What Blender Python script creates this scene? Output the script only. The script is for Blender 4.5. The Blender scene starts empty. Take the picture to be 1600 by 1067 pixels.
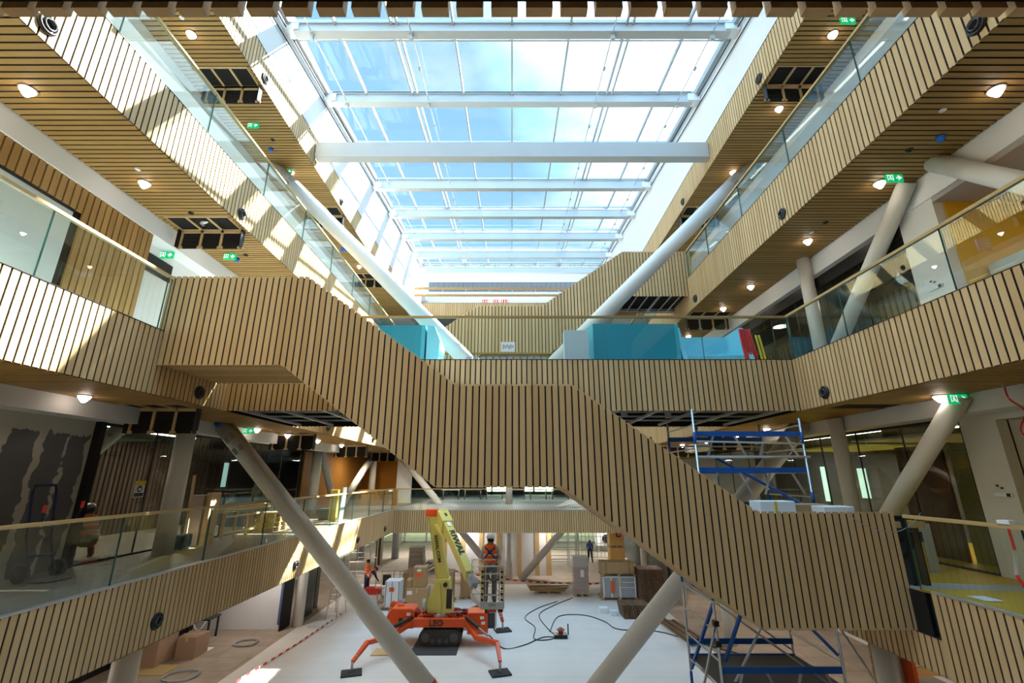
import bpy, math, random
from mathutils import Vector, Matrix, noise
random.seed(7)
S = bpy.context.scene
C = S.collection
R = math.radians
# ------------------------------------------------------------------ camera, sky, sun, exposure
cam_d = bpy.data.cameras.new('camera'); cam = bpy.data.objects.new('camera', cam_d); C.objects.link(cam)
cam.location = (0, 0, 6.3); cam.rotation_euler = (R(90) + math.atan(212 / 711.), 0, 0)
cam_d.sensor_width = 36; cam_d.lens = 711 / 1600 * 36; cam_d.clip_start = .05; cam_d.clip_end = 400
S.camera = cam
S.view_settings.view_transform = 'Standard'; S.view_settings.look = 'None'
S.view_settings.gamma = 1; S.view_settings.use_curve_mapping = False
S.view_settings.exposure = .93
S.cycles.use_denoising = True
S.cycles.max_bounces = 14; S.cycles.diffuse_bounces = 6; S.cycles.glossy_bounces = 4
S.cycles.transparent_max_bounces = 24; S.cycles.transmission_bounces = 4
S.cycles.sample_clamp_indirect = 6
SUNDIR = Vector((.68, .56, 1.0)).normalized()
sun_d = bpy.data.lights.new('sun', 'SUN'); sun_d.energy = 24.0; sun_d.angle = R(.6); sun_d.color = (1, .95, .86)
sun = bpy.data.objects.new('sun', sun_d); C.objects.link(sun)
sun.rotation_euler = SUNDIR.to_track_quat('Z', 'Y').to_euler(); sun.location = (20, 20, 40)
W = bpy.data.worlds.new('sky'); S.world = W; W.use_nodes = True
wn, wl = W.node_tree.nodes, W.node_tree.links; wn.clear()
def N(tree, t, **k):
    n = tree.nodes.new(t)
    for a, b in k.items():
        if a.startswith('i_'): n.inputs[a[2:].replace('_', ' ')].default_value = b
        else: setattr(n, a, b)
    return n
wt = W.node_tree
tc = N(wt, 'ShaderNodeTexCoord'); sep = N(wt, 'ShaderNodeSeparateXYZ'); wl.new(tc.outputs['Generated'], sep.inputs[0])
nz = N(wt, 'ShaderNodeTexNoise'); nz.inputs['Scale'].default_value = 3.2; nz.inputs['Detail'].default_value = 7; nz.inputs['Roughness'].default_value = .55
mp = N(wt, 'ShaderNodeMapping'); mp.inputs['Scale'].default_value = (1, 1, 2.2); wl.new(tc.outputs['Generated'], mp.inputs[0]); wl.new(mp.outputs[0], nz.inputs['Vector'])
dot = N(wt, 'ShaderNodeVectorMath', operation='DOT_PRODUCT'); wl.new(tc.outputs['Generated'], dot.inputs[0]); dot.inputs[1].default_value = SUNDIR
def M(tree, op, a, b=None, clamp=False):
    n = tree.nodes.new('ShaderNodeMath'); n.operation = op; n.use_clamp = clamp
    for i, v in enumerate((a, b)):
        if v is None: continue
        if isinstance(v, (int, float)): n.inputs[i].default_value = v
        else: tree.links.new(v, n.inputs[i])
    return n.outputs[0]
# blue to the left, bright cloud and haze towards the sun (right)
dv = dot.outputs['Value']
def ramp(v, lo, hi): return M(wt, 'DIVIDE', M(wt, 'SUBTRACT', v, lo), hi-lo, True)
cl = M(wt, 'SUBTRACT', M(wt, 'ADD', M(wt, 'MULTIPLY', nz.outputs[0], 2.6), M(wt, 'MULTIPLY', dv, 2.6)), 3.1, True)
mx = N(wt, 'ShaderNodeMix', data_type='RGBA'); wl.new(cl, mx.inputs['Factor'])
mx.inputs['A'].default_value = (.225, .40, .60, 1); mx.inputs['B'].default_value = (.70, .74, .77, 1)
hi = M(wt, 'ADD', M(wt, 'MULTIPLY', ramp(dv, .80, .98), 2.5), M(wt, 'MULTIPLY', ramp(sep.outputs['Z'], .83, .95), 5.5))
hi = M(wt, 'ADD', hi, M(wt, 'MULTIPLY', ramp(M(wt, 'MULTIPLY', sep.outputs['Y'], -1.), 0, .35), 2.5))  # unseen glow added overhead and behind to brighten the hall
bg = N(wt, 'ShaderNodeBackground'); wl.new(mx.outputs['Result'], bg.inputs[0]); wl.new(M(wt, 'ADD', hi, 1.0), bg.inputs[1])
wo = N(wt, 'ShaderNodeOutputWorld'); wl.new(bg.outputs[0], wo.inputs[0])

# ------------------------------------------------------------------ helpers
WLOC = {}
class MB:
    def __init__(s): s.v = []; s.f = []; s.m = []; s.mi = 0
    def add(s, vs, fs):
        b = len(s.v); s.v += [tuple(v) for v in vs]; s.f += [tuple(b + i for i in f) for f in fs]; s.m += [s.mi] * len(fs); return s
    def box(s, x0, x1, y0, y1, z0, z1):
        x0, x1 = min(x0, x1), max(x0, x1); y0, y1 = min(y0, y1), max(y0, y1); z0, z1 = min(z0, z1), max(z0, z1)
        return s.add([(x0,y0,z0),(x1,y0,z0),(x1,y1,z0),(x0,y1,z0),(x0,y0,z1),(x1,y0,z1),(x1,y1,z1),(x0,y1,z1)],
                     [(0,3,2,1),(4,5,6,7),(0,1,5,4),(1,2,6,5),(2,3,7,6),(3,0,4,7)])
    def bar(s, p0, p1, w, h, up=(0,0,1), w2=None, h2=None):      # box beam between two points
        p0, p1 = Vector(p0), Vector(p1); d = (p1 - p0).normalized(); up = Vector(up)
        if abs(d.dot(up)) > .99: up = Vector((0,1,0))
        a = d.cross(up).normalized(); b = a.cross(d).normalized(); w2 = w2 or w; h2 = h2 or h
        vs = []
        for p, ww, hh in ((p0, w, h), (p1, w2, h2)):
            for i, j in ((-1,-1),(1,-1),(1,1),(-1,1)): vs.append(p + a*(i*ww/2) + b*(j*hh/2))
        return s.add(vs, [(3,2,1,0),(4,5,6,7),(0,1,5,4),(1,2,6,5),(2,3,7,6),(3,0,4,7)])
    def ring(s, p, d, r, n, rx=None):
        d = Vector(d).normalized(); up = Vector((0,0,1)) if abs(d.z) < .95 else Vector((0,1,0))
        a = d.cross(up).normalized(); b = a.cross(d)
        return [Vector(p) + a*(r*math.cos(2*math.pi*i/n)) + b*((rx or r)*math.sin(2*math.pi*i/n)) for i in range(n)]
    def tube(s, p0, p1, r, n=12, r2=None, cap=True):
        p0, p1 = Vector(p0), Vector(p1); d = p1 - p0
        vs = s.ring(p0, d, r, n) + s.ring(p1, d, r2 if r2 is not None else r, n)
        fs = [(i, n+i, n+(i+1)%n, (i+1)%n) for i in range(n)]
        if cap: fs += [tuple(range(n)), tuple(range(2*n-1, n-1, -1))]
        return s.add(vs, fs)
    def path(s, pts, r, n=6):
        pts = [Vector(p) for p in pts]; rings = []
        for i, p in enumerate(pts):
            d = pts[min(i+1, len(pts)-1)] - pts[max(i-1, 0)]
            rings += s.ring(p, d, r, n)
        fs = []
        for k in range(len(pts)-1):
            for i in range(n): fs.append((k*n+i, (k+1)*n+i, (k+1)*n+(i+1)%n, k*n+(i+1)%n))
        fs += [tuple(range(n)), tuple(range(len(pts)*n-1, (len(pts)-1)*n-1, -1))]
        return s.add(rings, fs)
    def lathe(s, c, axis, prof, n=20):     # prof: (distance along axis, radius)
        c = Vector(c); ax = Vector(axis).normalized(); vs = []
        for h, r in prof: vs += s.ring(c + ax*h, ax, max(r, 1e-4), n)
        fs = []
        for k in range(len(prof)-1):
            for i in range(n): fs.append((k*n+i, (k+1)*n+i, (k+1)*n+(i+1)%n, k*n+(i+1)%n))
        fs += [tuple(range(n)), tuple(range(len(prof)*n-1, (len(prof)-1)*n-1, -1))]
        return s.add(vs, fs)
    def prism(s, poly, o, u, v, w, t):      # polygon in the plane (u, v) at o, thickened by t along w
        o, u, v, w = map(Vector, (o, u, v, w)); n = len(poly)
        vs = [o + u*a + v*b for a, b in poly] + [o + u*a + v*b + w*t for a, b in poly]
        return s.add(vs, [tuple(range(n))[::-1], tuple(range(n, 2*n))] + [(i, (i+1)%n, n+(i+1)%n, n+i) for i in range(n)])
    def build(s, name, mat, parent=None, smooth=False, bevel=0):
        me = bpy.data.meshes.new(name); off = WLOC.get(parent, Vector((0,0,0))) if parent else Vector((0,0,0))
        me.from_pydata([tuple(Vector(v) - off) for v in s.v], [], s.f)
        mats = mat if isinstance(mat, (list, tuple)) else [mat]
        for m in mats: me.materials.append(m)
        if len(mats) > 1: me.polygons.foreach_set('material_index', s.m)
        if smooth:
            me.polygons.foreach_set('use_smooth', [len(p.vertices) < 5 for p in me.polygons])
        me.update()
        o = bpy.data.objects.new(name, me); C.objects.link(o)
        if parent: o.parent = parent
        WLOC[o] = off
        if bevel:
            bm = o.modifiers.new('edge', 'BEVEL'); bm.width = bevel; bm.segments = 2; bm.limit_method = 'ANGLE'
        return o
def tag(o, label, cat, group=None, kind='thing'):
    o['label'] = label; o['category'] = cat
    if group: o['group'] = group
    if kind: o['kind'] = kind
    return o
def thing(name, label, cat, loc=(0,0,0), group=None, kind='thing'):
    o = bpy.data.objects.new(name, None); C.objects.link(o); o.location = loc; o.empty_display_size = .1
    WLOC[o] = Vector(loc)
    return tag(o, label, cat, group, kind)
def struct(o, label=None):
    o['kind'] = 'structure'
    if label: o['label'] = label
    return o
def dup(root, loc, rotz=None, label=None, group=None, scale=None):
    def cp(o, par):
        c = o.copy(); C.objects.link(c); c.parent = par; WLOC[c] = WLOC.get(o)
        for ch in KIDS(o): cp(ch, c)
        return c
    r = cp(root, None); r.location = loc
    if rotz is not None: r.rotation_euler = (0, 0, rotz)
    if scale: r.scale = scale
    if label: r['label'] = label
    if group: r['group'] = group
    return r
def KIDS(o): return [c for c in ALLK.get(o, [])]
ALLK = {}
def index_kids():
    ALLK.clear()
    for o in bpy.data.objects:
        if o.parent: ALLK.setdefault(o.parent, []).append(o)

# ------------------------------------------------------------------ materials
def mat(name, col, rough=.6, metal=0, bump=0, bscale=40, var=0, vscale=5, emit=None, estr=0, spec=.4, tr=0):
    m = bpy.data.materials.new(name); m.use_nodes = True; t = m.node_tree; b = t.nodes['Principled BSDF']
    b.inputs['Base Color'].default_value = (*col, 1); b.inputs['Roughness'].default_value = rough; b.inputs['Metallic'].default_value = metal
    b.inputs['Specular IOR Level'].default_value = spec
    if emit: b.inputs['Emission Color'].default_value = (*emit, 1); b.inputs['Emission Strength'].default_value = estr
    if tr: b.inputs['Transmission Weight'].default_value = tr
    if var or bump:
        co = N(t, 'ShaderNodeTexCoord')
    if var:
        n = N(t, 'ShaderNodeTexNoise'); n.inputs['Scale'].default_value = vscale; n.inputs['Detail'].default_value = 6
        t.links.new(co.outputs['Object'], n.inputs['Vector'])
        mx = N(t, 'ShaderNodeMix', data_type='RGBA'); t.links.new(n.outputs[0], mx.inputs['Factor'])
        mx.inputs['A'].default_value = (*[c*(1-var) for c in col], 1); mx.inputs['B'].default_value = (*[min(1, c*(1+var)) for c in col], 1)
        t.links.new(mx.outputs['Result'], b.inputs['Base Color'])
    if bump:
        n = N(t, 'ShaderNodeTexNoise'); n.inputs['Scale'].default_value = bscale; t.links.new(co.outputs['Object'], n.inputs['Vector'])
        bp = N(t, 'ShaderNodeBump'); bp.inputs['Strength'].default_value = bump; t.links.new(n.outputs[0], bp.inputs['Height']); t.links.new(bp.outputs[0], b.inputs['Normal'])
    return m
def wood(name, a, b_, grain, rough=.55):
    m = bpy.data.materials.new(name); m.use_nodes = True; t = m.node_tree; b = t.nodes['Principled BSDF']
    b.inputs['Roughness'].default_value = rough; b.inputs['Specular IOR Level'].default_value = .25
    co = N(t, 'ShaderNodeTexCoord'); g = N(t, 'ShaderNodeNewGeometry')
    rnd = g.outputs['Random Per Island']
    mp = N(t, 'ShaderNodeMapping'); mp.inputs['Scale'].default_value = grain; t.links.new(co.outputs['Object'], mp.inputs[0])
    off = N(t, 'ShaderNodeVectorMath', operation='ADD'); t.links.new(mp.outputs[0], off.inputs[0])
    cb = N(t, 'ShaderNodeCombineXYZ'); t.links.new(M(t, 'MULTIPLY', rnd, 37.), cb.inputs[0]); t.links.new(M(t, 'MULTIPLY', rnd, 91.), cb.inputs[1]); t.links.new(cb.outputs[0], off.inputs[1])
    n = N(t, 'ShaderNodeTexNoise'); n.inputs['Scale'].default_value = 1; n.inputs['Detail'].default_value = 5; n.inputs['Distortion'].default_value = .6
    t.links.new(off.outputs[0], n.inputs['Vector'])
    f = M(t, 'ADD', M(t, 'ADD', M(t, 'MULTIPLY', n.outputs[0], .6), .1), M(t, 'MULTIPLY', M(t, 'SUBTRACT', rnd, .5), .7), True)
    mx = N(t, 'ShaderNodeMix', data_type='RGBA'); t.links.new(f, mx.inputs['Factor'])
    mx.inputs['A'].default_value = (*a, 1); mx.inputs['B'].default_value = (*b_, 1); t.links.new(mx.outputs['Result'], b.inputs['Base Color'])
    return m
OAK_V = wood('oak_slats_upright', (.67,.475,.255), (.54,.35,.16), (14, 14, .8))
OAK_X = wood('oak_crosswise_shade_tone', (.41,.25,.085), (.30,.17,.048), (.8, 14, 14))  # same oak as the upright slats, colour darkened for the soffits' shade
OAK_Y = wood('oak_lengthwise', (.62,.43,.20), (.42,.26,.09), (14, .8, 14))
OAK_D = wood('oak_wall_slats', (.46,.28,.11), (.32,.18,.06), (14, 14, .8))
PINE = wood('raw_pine', (.66,.47,.25), (.50,.33,.15), (6, 6, 2))
PINE_X = wood('raw_pine_boards', (.62,.42,.24), (.50,.32,.16), (.6, 9, 9))
BLACK = mat('black_backing', (.012,.010,.009), .9)
BLKM = mat('black_metal', (.02,.02,.022), .4, .3)
BLKP = mat('black_plastic', (.018,.018,.02), .35)
RUBBER = mat('rubber', (.03,.03,.03), .8)
WHITE = mat('white_paint', (.80,.81,.82), .6)
WALLW = mat('white_plaster', (.76,.76,.75), .85, var=.03, vscale=1.2)
STEELW = mat('white_steel', (.47,.485,.49), .4, var=.04, vscale=2); MULL = mat('grey_mullion', (.40,.42,.43), .45)
COLW = mat('white_column_coating', (.74,.73,.70), .5, var=.07, vscale=1.6)
ALU = mat('aluminium', (.62,.63,.64), .35, .75)
GALV = mat('galvanised_steel', (.50,.52,.54), .4, .6, var=.1, vscale=20)
GREYP = mat('grey_paint', (.33,.35,.36), .6)
PALE = mat('pale_grey_laminate', (.50,.56,.58), .5)
def glass_mat(name, tint, refl=1.0):
    m = bpy.data.materials.new(name); m.use_nodes = True; t = m.node_tree; t.nodes.clear()
    tr = N(t, 'ShaderNodeBsdfTransparent'); tr.inputs[0].default_value = (*tint, 1)
    gl = N(t, 'ShaderNodeBsdfGlossy'); gl.inputs['Roughness'].default_value = .01; gl.inputs[0].default_value = (.95, 1, .98, 1)
    fr = N(t, 'ShaderNodeFresnel'); fr.inputs[0].default_value = 1.5
    ge = N(t, 'ShaderNodeNewGeometry'); fac = M(t, 'MULTIPLY', M(t, 'MULTIPLY', fr.outputs[0], refl, True), M(t, 'SUBTRACT', 1., ge.outputs['Backfacing']), True)
    mx = N(t, 'ShaderNodeMixShader'); t.links.new(fac, mx.inputs[0]); t.links.new(tr.outputs[0], mx.inputs[1]); t.links.new(gl.outputs[0], mx.inputs[2])
    o = N(t, 'ShaderNodeOutputMaterial'); t.links.new(mx.outputs[0], o.inputs[0]); return m
GLASS = glass_mat('balustrade_glass', (.945,.98,.97), 2.0)
SKYGL = glass_mat('roof_glass', (.92,.97,.98), .6)
ROOMGL = glass_mat('partition_glass', (.86,.90,.88), 1.0)
GEDGE = mat('glass_edge', (.05,.16,.13), .2)
GEDGEL = mat('pale_glass_edge', (.55,.72,.66), .3)
# ------------------------------------------------------------------ levels and edges (metres)
LV = {1: (4.6, 3.46), 2: (8.95, 7.75), 3: (13.35, 12.1), 4: (17.3, 16.3)}     # floor height, underside of the fascia
EX = {1: 6.4, 2: 6.6, 3: 6.5, 4: 6.65}
SN = {-1: 'left', 1: 'right'}
LN = {1: 'first-floor', 2: 'second-floor', 3: 'third-floor', 4: 'roof-level'}
Y0, PIT, SW = -2.9, .12, .0915
YEND = {1: 26.0, 2: 26.0, 3: 28.0, 4: 28.0}
# ground floor
def board_floor():
    m = bpy.data.materials.new('tan_fibreboard_floor'); m.use_nodes = True; t = m.node_tree; b = t.nodes['Principled BSDF']; b.inputs['Roughness'].default_value = .8
    co = N(t, 'ShaderNodeTexCoord'); br = N(t, 'ShaderNodeTexBrick'); t.links.new(co.outputs['Object'], br.inputs['Vector'])
    br.inputs['Color1'].default_value = (.43,.35,.28,1); br.inputs['Color2'].default_value = (.37,.29,.22,1); br.inputs['Mortar'].default_value = (.10,.07,.05,1)
    br.inputs['Scale'].default_value = 1; br.inputs['Mortar Size'].default_value = .008; br.inputs['Brick Width'].default_value = 2.4; br.inputs['Row Height'].default_value = 1.2
    n = N(t, 'ShaderNodeTexNoise'); n.inputs['Scale'].default_value = 1.3; n.inputs['Detail'].default_value = 6; t.links.new(co.outputs['Object'], n.inputs['Vector'])
    mx = N(t, 'ShaderNodeMix', data_type='RGBA', blend_type='MULTIPLY'); mx.inputs['Factor'].default_value = .5; t.links.new(br.outputs[0], mx.inputs['A']); t.links.new(n.outputs[0], mx.inputs['B'])
    t.links.new(mx.outputs['Result'], b.inputs['Base Color']); return m
FLOOR_T = board_floor()
struct(MB().box(-30, 30, -3, 62, -.3, 0).build('floor', FLOOR_T))
def seam_floor():
    m = bpy.data.materials.new('white_floor_fleece'); m.use_nodes = True; t = m.node_tree; b = t.nodes['Principled BSDF']; b.inputs['Roughness'].default_value = .75
    co = N(t, 'ShaderNodeTexCoord'); sp = N(t, 'ShaderNodeSeparateXYZ')
    n = N(t, 'ShaderNodeTexNoise'); n.inputs['Scale'].default_value = .8; n.inputs['Detail'].default_value = 6; t.links.new(co.outputs['Object'], n.inputs['Vector'])
    t.links.new(co.outputs['Object'], sp.inputs[0])
    w = M(t, 'ADD', sp.outputs['Y'], M(t, 'MULTIPLY', n.outputs[0], .12))
    fr = M(t, 'FRACT', M(t, 'DIVIDE', w, 1.25)); line = M(t, 'LESS_THAN', fr, .018)
    c1 = N(t, 'ShaderNodeMix', data_type='RGBA'); t.links.new(M(t, 'ADD', M(t, 'MULTIPLY', n.outputs[0], 1.6), -.3, True), c1.inputs['Factor'])
    c1.inputs['A'].default_value = (.61,.575,.54,1); c1.inputs['B'].default_value = (.69,.655,.62,1)
    c2 = N(t, 'ShaderNodeMix', data_type='RGBA'); t.links.new(M(t, 'MULTIPLY', line, .38), c2.inputs['Factor']); t.links.new(c1.outputs['Result'], c2.inputs['A']); c2.inputs['B'].default_value = (.25,.26,.30,1)
    t.links.new(c2.outputs['Result'], b.inputs['Base Color']); return m
struct(MB().box(-9.4, 7.6, 3, 31.0, 0, .012).build('floor_covering', seam_floor()), 'white protective fleece laid over the hall floor')
# galleries: floor slabs, slatted soffits, slatted fascias, glass balustrades
FL_L1 = mat('beige_gallery_floor', (.27,.225,.17), .45, var=.12, vscale=1.2)
def yellow_floor():
    m = bpy.data.materials.new('yellow_gallery_floor'); m.use_nodes = True; t = m.node_tree; b = t.nodes['Principled BSDF']; b.inputs['Roughness'].default_value = .4
    co = N(t, 'ShaderNodeTexCoord'); sp = N(t, 'ShaderNodeSeparateXYZ'); t.links.new(co.outputs['Object'], sp.inputs[0])
    a = M(t, 'ADD', M(t, 'MULTIPLY', sp.outputs['X'], .12), sp.outputs['Y'])
    band = M(t, 'MULTIPLY', M(t, 'GREATER_THAN', a, 8.85), M(t, 'LESS_THAN', a, 9.3))
    c = N(t, 'ShaderNodeMix', data_type='RGBA'); t.links.new(band, c.inputs['Factor']); c.inputs['A'].default_value = (.58,.36,.02,1); c.inputs['B'].default_value = (.38,.40,.40,1)
    t.links.new(c.outputs['Result'], b.inputs['Base Color']); return m
FL_R1 = yellow_floor(); FL_GR = mat('grey_gallery_floor', (.35,.37,.37), .5)
for L in (1, 2, 3, 4):
    zt, zb = LV[L]
    for sd in (-1, 1):
        e = EX[L]
        struct(MB().box(sd*(e+.08), sd*14, Y0, 62, zb+.05, zt-.02).build('floor_slab', BLACK if L != 4 else WHITE))
        struct(MB().box(sd*(e+.05), sd*14, Y0, 62, zt-.02, zt).build('floor_gallery', {(1,-1): FL_L1, (1,1): FL_R1}.get((L, sd), FL_GR)))
    if L < 4:      # far cross gallery
        struct(MB().box(-EX[L]-.07, EX[L]+.07, YEND[L]+.08, 62, zb+.05, zt).build('floor_slab', FL_GR))
HATCH_Y = {(2,-1): [10.1, 16.3, 22.3, 28], (2,1): [16.3, 22.3], (3,-1): [9.95, 16.2, 22.2], (3,1): [16.3, 22.2], (4,-1): [9.75, 16.0, 22.0], (4,1): [9.7, 16.0, 22.0]}
OPEN_D = .62
def in_hatch(L, sd, y):
    return any(h - OPEN_D < y < h for h in HATCH_Y.get((L, sd), [])) or ((L, sd) == (2, 1) and 9.4 < y < 10.1)
HX = {2: (6.95, 8.4), 3: (6.62, 8.1), 4: (6.75, 8.15)}
OUT = {1: 13.9, 2: 8.3, 3: 8.25, 4: 8.6}
for L in (1, 2, 3, 4):
    zb = LV[L][1]
    for sd in (-1, 1):
        m = MB(); y = Y0; yend = 34 if L < 3 else 28
        while y < yend:
            x0, x1 = EX[L], OUT[L]
            segs = [(x0, x1)]
            if in_hatch(L, sd, y + .06): segs = [(x0, HX[L][0]), (HX[L][1], x1)]
            for a, b in segs:
                if b - a > .02: m.box(sd*a, sd*b, y, y+SW-.003, zb, zb+.012)
            y += PIT
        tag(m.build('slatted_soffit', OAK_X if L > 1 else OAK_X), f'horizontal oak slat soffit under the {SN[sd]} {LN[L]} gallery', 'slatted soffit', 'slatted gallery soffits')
        struct(MB().box(sd*(EX[L]+.03), sd*OUT[L], Y0, yend, zb+.02, zb+.04).build('ceiling', BLACK))
def vslats(m, p0, p1, zb, zt, depth=.010, fx=None):
    p0, p1 = Vector((*p0, 0)), Vector((*p1, 0)); d = (p1-p0); n = int(d.length / PIT); d.normalize()
    nrm = Vector((d.y, -d.x, 0))      # outward = right of travel
    for i in range(n+1):
        a = p0 + d*(i*PIT); b = p0 + d*min(i*PIT+SW, (p1-p0).length)
        if (b-a).length < .02: continue
        q = [a, b, b - nrm*depth, a - nrm*depth]
        m.add([(*v.xy, zb) for v in q] + [(*v.xy, zt) for v in q], [(3,2,1,0),(4,5,6,7),(0,1,5,4),(1,2,6,5),(2,3,7,6),(3,0,4,7)])
def fascia(p0, p1, zb, zt, label, trim, group='slatted fascias', name='slatted_fascia', depth=.010):
    t = thing(name, label, 'slatted fascia', (*p0, zb), group)
    m = MB(); vslats(m, p0, p1, zb, zt, depth); m.build('slat_cladding', OAK_V, t)
    a, b = Vector((*p0, 0)), Vector((*p1, 0)); d = (b-a).normalized(); nrm = Vector((d.y, -d.x, 0))
    c0, c1 = a - nrm*(depth+.014), b - nrm*(depth+.014)
    mm = MB().bar((c0.x, c0.y, (zb+zt)/2+.01), (c1.x, c1.y, (zb+zt)/2+.01), .024, zt-zb-.03); mm.build('backing_board', BLACK, t)
    c0, c1 = a - nrm*.03, b - nrm*.03
    MB().bar((c0.x, c0.y, zt+(.016 if trim else .006)), (c1.x, c1.y, zt+(.016 if trim else .006)), .075, .03 if trim else .012).build('edge_trim', ALU if trim else BLKM, t)
    return t
def balustrade(p0, p1, z, label, pw=2.3, group='glass balustrades', start=0, wood_=OAK_Y, h=1.06):
    t = thing('glass_balustrade', label, 'balustrade', (*p0, z), group)
    a, b = Vector((*p0, 0)), Vector((*p1, 0)); d = (b-a); Ln = d.length; d.normalize(); nrm = Vector((d.y, -d.x, 0))
    a = a - nrm*.05; s = -start
    while s < Ln - .05:
        s0, s1 = max(s, 0) + .006, min(s + pw, Ln) - .006
        if s1 > s0 + .05:
            q0, q1 = a + d*s0, a + d*s1; m = MB()
            m.bar((q0.x, q0.y, z+h/2), (q1.x, q1.y, z+h/2), .02, h)
            m.m = [1, 1, 0, 0, 0, 0]; m.m = [1, 1, 1, 0, 1, 0]
            m.build('glass_panel', [GLASS, GEDGE], t)
        s += pw
    q0, q1 = a, a + d*Ln
    MB().bar((q0.x, q0.y, z+h+.025), (q1.x, q1.y, z+h+.025), .06, .05).build('handrail', wood_, t)
    return t
STAIR1 = (8.2, 10.0); BR = (10.4, 13.9); STAIR2 = (15.5, 17.3)
for L in (1, 2, 3, 4):
    zt, zb = LV[L]
    for sd in (-1, 1):
        e, ye = EX[L], YEND[L]; s = SN[sd]
        def seg(y0, y1): return ((sd*e, y0), (sd*e, y1)) if sd < 0 else ((sd*e, y1), (sd*e, y0))
        parts = [(Y0, ye)]
        if L == 2: parts = [(Y0, BR[0]), (BR[1], ye)]
        if (L, sd) == (1, 1): parts = [(Y0, 7.76), (10.1, ye)]
        for y0, y1 in parts:
            p = seg(y0, y1)
            if L == 2: w = 'in front of the bridge' if y0 < 5 else 'behind the bridge'
            else: w = ''
            if (L, sd) == (1, 1): w = 'before the staircase end' if y0 < 5 else 'beyond the staircase'
            fascia(*p, zb, zt, f'oak slat fascia along the {s} {LN[L]} gallery edge {w}'.strip(), L == 1)
        if L < 4:
            cuts = {(1,-1): [(Y0, 26)], (1,1): [(Y0, 8.0), (10.0, 26)], (2,-1): [(Y0, 8.2), (13.9, 15.5), (17.3, 26)], (2,1): [(Y0, 10.4), (13.9, 26)],
                    (3,-1): [(Y0, 28)], (3,1): [(Y0, 15.5), (17.3, 28)]}[(L, sd)]
            for k, (y0, y1) in enumerate(cuts):
                wh = {0: '', 1: ' beyond the first opening', 2: ' furthest back'}[k] if len(cuts) > 1 else ''
                if len(cuts) > 1 and k == 0: wh = ' nearest the camera'
                p = seg(y0, y1)
                balustrade(*p, zt, f'glass balustrade with oak handrail on the {s} {LN[L]} gallery{wh}', start=.5)
    if L < 4:
        fascia((-EX[L], YEND[L]), (EX[L], YEND[L]), zb, zt, f'oak slat fascia across the far end of the {LN[L]} gallery', L == 1)
        balustrade((-EX[L], YEND[L]), (EX[L], YEND[L]), zt, f'glass balustrade across the far end of the {LN[L]} gallery')
fascia((-EX[4], 28), (EX[4], 28), 16.3, 17.3, 'oak slat fascia of the far roof terrace below plank guard rails', False)
fascia((EX[1], 10.1), (EX[1], 7.76), 3.46, 3.97, 'low strip of slat fascia just below the right end of the staircase', False)
struct(MB().box(-EX[4]-.05, EX[4]+.05, 28.06, 34.5, 16.9, 17.3).build('floor_terrace', GREYP))
# the edge of the gallery right above the camera
t = fascia((6.5, 1.2), (-6.5, 1.2), 7.84, 8.95, 'oak slat fascia edge seen from below across the top of the photo', False, depth=.034)
struct(MB().box(-6.5, 6.5, -3, 1.12, 7.86, 8.9).build('floor_slab', BLACK))
struct(MB().box(-14, 14, -3.2, -3, 0, 20).build('wall_back', mat('oak_toned_wall', (.24,.18,.10), .7)))

# ------------------------------------------------------------------ stairs
def lerp_prof(P, x):
    for (x0, z0), (x1, z1) in zip(P, P[1:]):
        if x0 <= x <= x1: return z0 + (z1-z0)*(x-x0)/(x1-x0)
    return P[0][1] if x < P[0][0] else P[-1][1]
def staircase(name, label, y0, y1, xl, xr, top, bot, mirror=False):
    sx = -1 if mirror else 1
    t = thing(name, label, 'staircase', (0, y0, lerp_prof(bot, 0)), 'slat-clad staircases across the atrium')
    def clad(y, d, nm):
        m = MB(); x = xl
        while x < xr - .03:
            a, b = x, min(x + SW, xr)
            za, zb_, ta, tb = lerp_prof(bot, a), lerp_prof(bot, b), lerp_prof(top, a), lerp_prof(top, b)
            j = random.uniform(-.004, .006)
            vs = [(sx*a, y, za), (sx*b, y, zb_), (sx*b, y+d, zb_), (sx*a, y+d, za), (sx*a, y, ta+j), (sx*b, y, tb+j), (sx*b, y+d, tb+j), (sx*a, y+d, ta+j)]
            fs = [(0,3,2,1),(4,5,6,7),(0,1,5,4),(1,2,6,5),(2,3,7,6),(3,0,4,7)]
            if sx < 0: fs = [f[::-1] for f in fs]
            m.add(vs, fs); x += PIT
        m.build(nm, OAK_V, t)
    clad(y0, .010, 'slat_cladding'); clad(y1-.010, .010, 'slat_cladding')
    def panel(y, th, nm, mt, dz=.03):
        poly = [(x, z+dz) for x, z in bot] + [(x, z-dz) for x, z in reversed(top)]
        MB().prism([(sx*x, z) for x, z in poly], (0, y, 0), (1,0,0), (0,0,1), (0,1,0), th).build(nm, mt, t)
    panel(y0+.012, .03, 'backing_board', BLACK); panel(y1-.042, .03, 'backing_board', BLACK)
    panel(y0+.07, .05, 'inner_lining', WHITE, .06); panel(y1-.12, .05, 'inner_lining', WHITE, .06)
    # soffit: boards parallel to the run, lifted a little inside the cladding
    m = MB(); n = int((y1-y0-.08)/PIT)
    for i in range(n):
        ya = y0 + .06 + i*PIT
        for (xa, za), (xb, zb_) in zip(bot, bot[1:]):
            vs = [(sx*xa, ya, za+.01), (sx*xb, ya, zb_+.01), (sx*xb, ya+SW, zb_+.01), (sx*xa, ya+SW, za+.01)]
            vs += [(a, b, c+.02) for a, b, c in vs]
            m.add(vs, [(0,3,2,1),(4,5,6,7),(0,1,5,4),(1,2,6,5),(2,3,7,6),(3,0,4,7)])
    return t, m
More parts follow.
